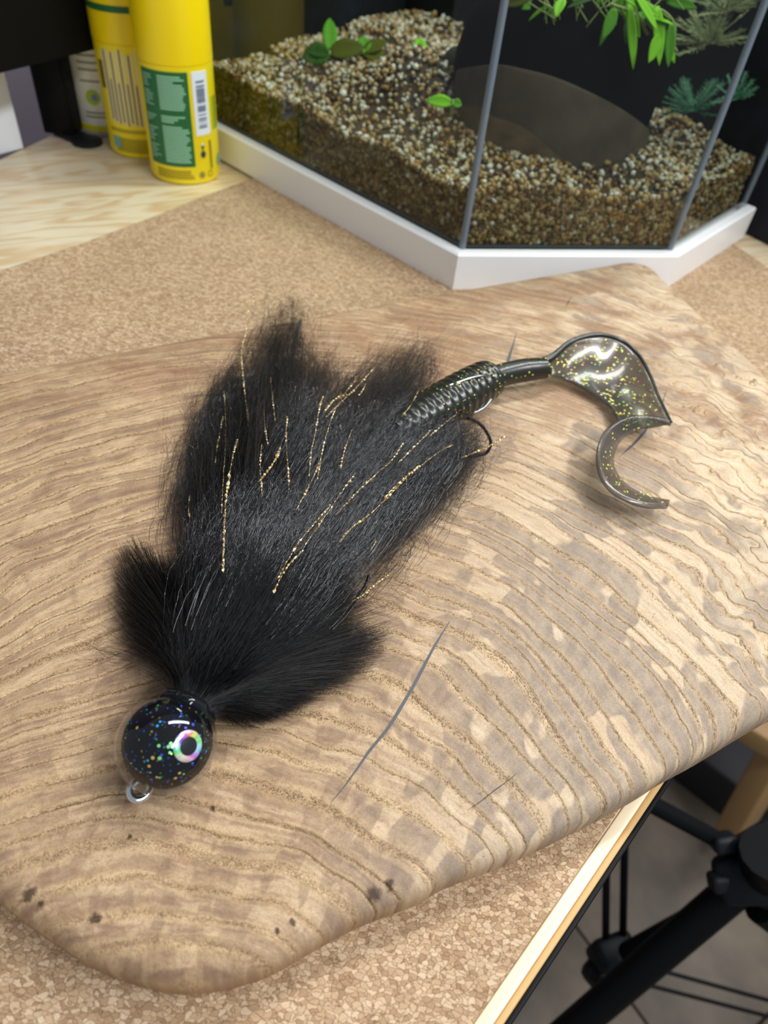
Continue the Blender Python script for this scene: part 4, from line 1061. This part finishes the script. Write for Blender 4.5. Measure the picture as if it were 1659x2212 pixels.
# ================================================================ CANS
m_yel = plain('yellow_plastic', lin(252, 222, 10), .30, spec=.5)
m_yel2 = plain('yellow_label', lin(246, 224, 20), .35, spec=.5)
m_green = plain('label_green', lin(28, 104, 54), .45); m_lgreen = plain('print_pale_green', lin(150, 205, 172), .5)
m_wlab = plain('label_white', lin(232, 242, 255), .4); m_print = plain('print_dark', lin(52, 60, 74), .5)
m_cream = plain('cream_label', lin(240, 240, 222), .45); m_olive = plain('print_olive', lin(112, 96, 22), .5); m_lime = plain('label_lime', lin(176, 200, 20), .45)
m_yst = plain('stripe_yellow', lin(218, 208, 20), .45); m_wht2 = plain('print_white', lin(222, 222, 214), .5)
def facing(c): return math.atan2(-c[1], -c[0])          # azimuth of the camera seen from the can
def patch_np(c, r, a0, a1, z0, z1, n=None):
    n = n or max(2, int(abs(a1-a0)/.12)); V = []
    for rr_ in (r, r-.0004):
        for i in range(n+1):
            a = a0+(a1-a0)*i/n
            for z in (z0, z1): V.append((c[0]+rr_*math.cos(a), c[1]+rr_*math.sin(a), c[2]+z))
    m = 2*(n+1); Fq = []
    for i in range(n):
        b = 2*i; Fq += [(b, b+2, b+3, b+1), (b+m+1, b+m+3, b+m+2, b+m), (b+m, b+m+2, b+2, b), (b+1, b+3, b+m+3, b+m+1)]
    return V, Fq
def patches(name, c, r, specs, mat, parent):
    V = []; Fq = []
    for s_ in specs:
        v, f = patch_np(c, r, *s_); b = len(V); V += v; Fq += [tuple(i+b for i in x) for x in f]
    return mesh_np(name, V, Fq, mat, parent, False)
deg = math.radians
def can(pL, pR, pF, name, label, height, capz, body, capm, rad=None):
    a = P(*pL, 0); b = P(*pR, 0); dep = -(R.T@(P(*pF, 0)-np.array([0, 0, H])))[2]; r = rad or .5*(pR[0]-pL[0])/F*dep*1.03
    f = P(*pF, 0)[:2]; dr = f/np.linalg.norm(f); c = f+dr*r
    o = empty(name, (float(c[0]), float(c[1]), zt), label, 'can', 'cans beside the aquarium')
    lathe('body', [(r*.90, 0), (r*.97, .0008), (r, .003), (r, capz), (r*.96, capz+.0006)], (c[0], c[1], zt), body, o)
    lathe('cap', [(r*.97, capz), (r*1.01, capz+.0008), (r*1.01, height-.006), (r*.97, height-.001), (r*.9, height)], (c[0], c[1], zt), capm, o)
    return o, np.array([c[0], c[1], zt]), r, facing(c)
# nearest can
o1, c1, r1_, f1 = can((333, 365), (478, 365), (405, 394), 'glue_can', 'front yellow can with dark green text panel and barcode, touching the white aquarium base', .165, .0785, m_yel2, m_yel)
# angles grow to the right as seen from the camera
gA = (f1-deg(62), f1+deg(16)); bA = (f1+deg(22), f1+deg(50))
tag(patches('green_panel', c1, r1_+.0003, [(gA[0], gA[1], .0135, .0755)], m_green, o1), 'dark green text panel')
ls = []
for i in range(34):
    z = .0165+i*.00168
    if i in (15,) or i in (19, 20): continue
    e = {31: .55, 33: .8, 14: .7, 16: .45, 17: .6, 18: .85, 9: .95}.get(i, rng.uniform(.80, .97))
    ls.append((f1-deg(30), f1-deg(30)+deg(43)*e, z, z+.00100))
    if i % 7: ls.append((f1-deg(58), f1-deg(58)+deg(20)*rng.uniform(.5, 1), z, z+.00060))
patches('panel_text', c1, r1_+.0006, ls, m_lgreen, o1)
tag(patches('barcode_label', c1, r1_+.0003, [(bA[0], bA[1], .0345, .0755)], m_wlab, o1), 'white barcode label')
bars = []; z = .0395
while z < .0705:
    h_ = rng.choice([.0004, .0006, .0011]); bars.append((bA[0]+deg(6), bA[1]-deg(7), z, z+h_)); z += h_+rng.choice([.0005, .0009, .0018])
patches('barcode_bars', c1, r1_+.0006, bars, plain('bar_grey', lin(96, 108, 132), .5), o1)
sm = [(f1-deg(50), f1+deg(15)*rng.uniform(.4, 1), .0048+i*.0017, .0054+i*.0017) for i in range(4)]
patches('small_print', c1, r1_+.0003, sm, m_olive, o1)
patches('small_print', c1, r1_+.0003, [(f1+deg(44)+deg(2)*i, f1+deg(45)+deg(2)*i, .010, .030) for i in range(3)], m_olive, o1)
# pictogram and round marks
def disc_patch(name, c, r, a, z, rad, mat, parent, n=20, inner=0.):
    V = []; Fq = []
    for rr_ in ([inner, rad] if inner else [rad*.02, rad]):
        for j in range(n):
            b = 2*PI*j/n; aa = a+rr_*math.cos(b)/r; V.append((c[0]+(r)*math.cos(aa), c[1]+(r)*math.sin(aa), c[2]+z+rr_*math.sin(b)))
    for j in range(n): Fq.append((j, n+j, n+(j+1) % n, (j+1) % n))
    return mesh_np(name, V, Fq, mat, parent, False)
for z, rd in ((.0285, .0011), (.0265, .0012), (.0240, .0007), (.0215, .0022), (.0205, .0016)):
    disc_patch('hand_pictogram', c1, r1_+.0005, f1+deg(31), z, rd, m_print if z < .0275 else m_wht2, o1)
disc_patch('round_mark', c1, r1_+.0005, f1+deg(26), .0070, .0024, m_print, o1, inner=.0019)
disc_patch('round_mark', c1, r1_+.0005, f1+deg(26), .0070, .0010, m_print, o1)
disc_patch('round_mark', c1, r1_+.0005, f1+deg(42), .0070, .0024, m_olive, o1, inner=.0019)
disc_patch('emblem', c1, r1_+.0005, f1+deg(72), .0135, .0044, plain('print_teal', lin(120, 170, 150), .5), o1)
patches('side_stripe', c1, r1_+.0003, [(f1+deg(58), f1+deg(66), .036, .058)], m_lime, o1)
patches('side_stripe', c1, r1_+.0004, [(f1+deg(67), f1+deg(70), .036, .058)], m_print, o1)
settle(o1)
# second can
o2, c2, r2_, f2 = can((256, 312), (345, 312), (315, 338), 'glue_can', 'yellow can with white vertical text stripes, between the front can and the cream can', .16, .0775, m_yel2, m_yel, r1_)
st = []
for i in range(9):
    a = f2-deg(52)+deg(7.0)*i; st.append((a, a+deg(2.3), .0225+rng.uniform(0, .004), .0755-rng.uniform(0, .004)))
patches('text_stripe', c2, r2_+.0003, st, m_wht2, o2)
patches('text_stripe', c2, r2_+.0003, [(a+deg(3), a+deg(5.2), z0+.001, z1-.02*(i % 2)) for i, (a, b, z0, z1) in enumerate(st)], m_olive, o2)
patches('label_edge', c2, r2_+.0002, [(f2-deg(66), f2-deg(55), .0475, .066)], m_olive, o2)
patches('small_print', c2, r2_+.0003, [(f2-deg(50), f2+deg(20), .0048+i*.0015, .0054+i*.0015) for i in range(7)]+[(f2-deg(60), f2+deg(20), .019+i*.0014, .0195+i*.0014) for i in range(2)], m_olive, o2)
tag(patches('emblem', c2, r2_+.0005, [(f2-deg(56), f2-deg(40), .0070, .0150)], plain('print_teal2', lin(120, 168, 150), .5), o2), 'pale green square emblem')
patches('cap_stripe', c2, r2_+.0006, [(f2-deg(80), f2+deg(60), .0975, .1015)], m_green, o2)
settle(o2)
# third can
m_pgrey = plain('print_grey', lin(128, 124, 110), .5)
o3, c3, r3_, f3 = can((190, 280), (262, 285), (235, 288), 'spray_can', 'cream can with fine dark text and yellow foot band behind the black leg', .15, .110, m_cream, m_wlab, .024)
patches('foot_band', c3, r3_+.0003, [(f3-deg(100), f3+deg(100), .0035, .0080)], m_yst, o3)
patches('silver_rim', c3, r3_+.0003, [(f3-deg(100), f3+deg(100), .0003, .0034)], plain('rim_grey', lin(176, 172, 176), .4), o3)
for z in (.014, .017, .040, .048, .053, .058, .064, .070, .076, .081): patches('text_line', c3, r3_+.0003, [(f3-deg(38), f3+deg(30)*rng.uniform(.3, 1), z, z+.0012)], m_pgrey, o3)
disc_patch('round_mark', c3, r3_+.0004, f3-deg(18), .0290, .0058, m_lime, o3)
disc_patch('round_mark', c3, r3_+.0006, f3-deg(15), .0290, .0026, plain('print_blue', lin(120, 140, 180), .5), o3)
settle(o3)

# ================================================================ BLACK STAND
lg = P(140, 300, zt); hs = .0655
stand = empty('equipment_stand', (float(lg[0]), float(lg[1]), zt), 'black metal stand with thick panel on a square leg left of the cans', 'stand')
s0 = P(0, 158, hs)[:2]; s1 = P(236, 99, hs)[:2]; sd = (s1-s0)/np.linalg.norm(s1-s0); sn = np.array([-sd[1], sd[0]])
pa = s0-sd*.12; pb = s1; cxy = (pa+pb)/2+sn*.020
Lp = np.linalg.norm(pb-pa); hp = .16
bm = bmesh.new()
# panel with rounded lower corner, drawn in its own plane
pf = [(0, 0), (Lp-.004, 0)]+[(Lp-.004+.004*math.sin(a), .004-.004*math.cos(a)) for a in np.linspace(.2, PI/2, 6)]+[(Lp, hp), (0, hp)]
fv = []; bv = []
for u, h_ in pf:
    p = pa+sd*u; fv.append(bm.verts.new((p[0], p[1], hs+h_))); p2 = p+sn*.040; bv.append(bm.verts.new((p2[0], p2[1], hs+h_)))
bm.faces.new(fv); bm.faces.new(bv[::-1])
for i in range(len(pf)): bm.faces.new((fv[i], bv[i], bv[(i+1) % len(pf)], fv[(i+1) % len(pf)]))
bmesh.ops.bevel(bm, geom=[e for e in bm.edges if e.calc_face_angle(0) > .6], offset=.0015, segments=2, affect='EDGES')
o = bm_obj('panel', bm, m_black, stand); smooth_by_angle(o, 40)
lr = math.atan2(sd[1], sd[0])
la = P(125, 292, zt)[:2]; lb = P(192, 300, zt)[:2]
lw = np.linalg.norm(lb-la); lcen = (la+lb)/2+sn*.009
box('leg', (lcen[0], lcen[1], (hs+.01+zt)/2+.001), (lw*.95, .022, hs+.01-zt-.004), m_black, stand, math.atan2((lb-la)[1], (lb-la)[0]), .0015)
ftc = P(190, 311, zt)
lathe('foot', [(.0100, 0), (.0118, .0008), (.0118, .0030), (.0098, .0046), (.004, .0052)], (ftc[0], ftc[1], zt), m_blackp, stand, 32, 50)
ftd = P(135, 288, zt)
bb = ((ftc[:2]+ftd[:2])/2); dd_ = ftc[:2]-ftd[:2]
box('foot_bar', (bb[0], bb[1], zt+.0022), (np.linalg.norm(dd_), .018, .0036), m_blackp, stand, math.atan2(dd_[1], dd_[0]), .001)
settle(stand)
# white panel at the far left
wq0 = P(-60, 352, zt)[:2]; wq1 = P(54, 322, zt)[:2]; wd_ = (wq1-wq0)/np.linalg.norm(wq1-wq0); wn = np.array([-wd_[1], wd_[0]])
wc = (wq0+wq1)/2+wn*.008
pan = box('white_board', (wc[0], wc[1], zt+.20), (np.linalg.norm(wq1-wq0), .014, .40), plain('white_laminate', lin(236, 242, 255), .5), None, math.atan2(wd_[1], wd_[0]), .001)
tag(pan, 'upright white panel leaning at the far left behind the black stand', 'panel')
# dark blue box right of the tank
nb0 = P(1606, 512, zt)[:2]; nb1 = P(1700, 560, zt)[:2]; nd2 = (nb1-nb0)/np.linalg.norm(nb1-nb0); nn2 = np.array([-nd2[1], nd2[0]])
ctr_ = (nb0+nb1)/2+nn2*.045+nd2*.03
bx = box('storage_box', (ctr_[0], ctr_[1], zt+.15), (.17, .08, .30), m_navy, None, math.atan2(nd2[1], nd2[0]), .006, 3)
tag(bx, 'dark navy fabric box standing right of the aquarium', 'box')

# ================================================================ UNDER THE TABLE, RIGHT
tri = empty('light_stand', tuple(P(1640, 1880, -.34)), 'black folding tripod stand with clamp knobs on the floor beside the table', 'tripod')
def rod(a, b, r, name, mat=m_black, n_=14, rest=None):
    V, Fq = tube([P(*a), P(*b)], r, n_); o = mesh_np(name, V, Fq, mat, tri); smooth_by_angle(o, 40); return o
rod((1660, 1860, -.325), (1180, 2270, -.56), .0135, 'leg'); rod((1600, 1925, -.37), (1330, 2070, -.52), .0085, 'brace')
rod((1580, 1830, -.335), (1380, 1722, -.30), .0068, 'leg'); rod((1350, 1780, -.40), (1345, 2050, -.52), .0035, 'brace'); rod((1310, 1850, -.42), (1308, 2050, -.52), .0035, 'brace')
rod((1640, 1960, -.36), (1760, 2050, -.40), .012, 'leg')
rod((1660, 1905, -.345), (1668, 1840, -.30), .022, 'centre_column')
cl_ = P(1625, 1890, -.345); box('clamp_body', cl_, (.050, .036, .046), m_blackp, tri, .5, .008, 3, Euler((.5, .6, .6)).to_matrix().to_4x4())
cl_ = P(1648, 1850, -.33); box('clamp_jaw', cl_, (.024, .040, .044), m_blackp, tri, .5, .006, 3, Euler((.2, .3, .9)).to_matrix().to_4x4())
# winged knob
kc = P(1578, 1862, -.335)
for sx_, zz in ((-.010, .0), (.010, .002)):
    box('knob_wing', kc+R[:, 0]*(sx_*.1-.006)+R[:, 1]*sx_*1.5, (.019, .014, .016), m_blackp, tri, 0, .004, 3, Matrix([list(r_) for r_ in R]).to_4x4() @ Euler((0, 0, .15)).to_matrix().to_4x4())
V, Fq = tube([kc, kc+R[:, 0]*.022], .006, 14); mesh_np('knob_shaft', V, Fq, m_black, tri)
jc = P(1322, 2058, -.52); box('joint', jc, (.040, .026, .034), m_blackp, tri, .4, .006, 2)
jc = P(1300, 2100, -.54); box('joint', jc, (.030, .030, .03), m_blackp, tri, .8, .008, 2)
for a, b in (((1440, 2100, -.60), (1700, 2172, -.60)), ((1400, 2128, -.64), (1700, 2206, -.64)), ((1300, 2120, -.6), (1180, 2240, -.62))):
    rod(a, b, .0021, 'cross_wire')
lgp = P(1160, 2290, -.57)
settle(tri)
# wooden chair frame behind it
ch = empty('wooden_stool', tuple(P(1600, 1720, -.5)), 'pale wooden stool frame on the floor beyond the table edge', 'stool')
m_beech = plain('beech', lin(168, 132, 84), .5)
def beam(a, b, w, h_, name, parent, mat):
    a = P(*a); b = P(*b); d = b-a; L = np.linalg.norm(d); u, v, d = frame(d)
    m = Matrix([[d[0], u[0], v[0], 0], [d[1], u[1], v[1], 0], [d[2], u[2], v[2], 0], [0, 0, 0, 1]])
    return box(name, (a+b)/2, (L, w, h_), mat, parent, 0, .003, 2, m)
beam((1700, 1590, -.50), (1585, 1790, -.70), .045, .03, 'leg', ch, m_beech)
beam((1600, 1545, -.46), (1760, 1640, -.46), .045, .03, 'rail', ch, m_beech)
settle(ch)
dk = P(1590, 1640, floor_z)
tag(box('black_crate', (dk[0], dk[1], floor_z+.04), (.20, .14, .08), plain('crate_black', lin(30, 28, 30), .7), None, .9, .006), 'low black crate on the floor under the board edge', 'crate')
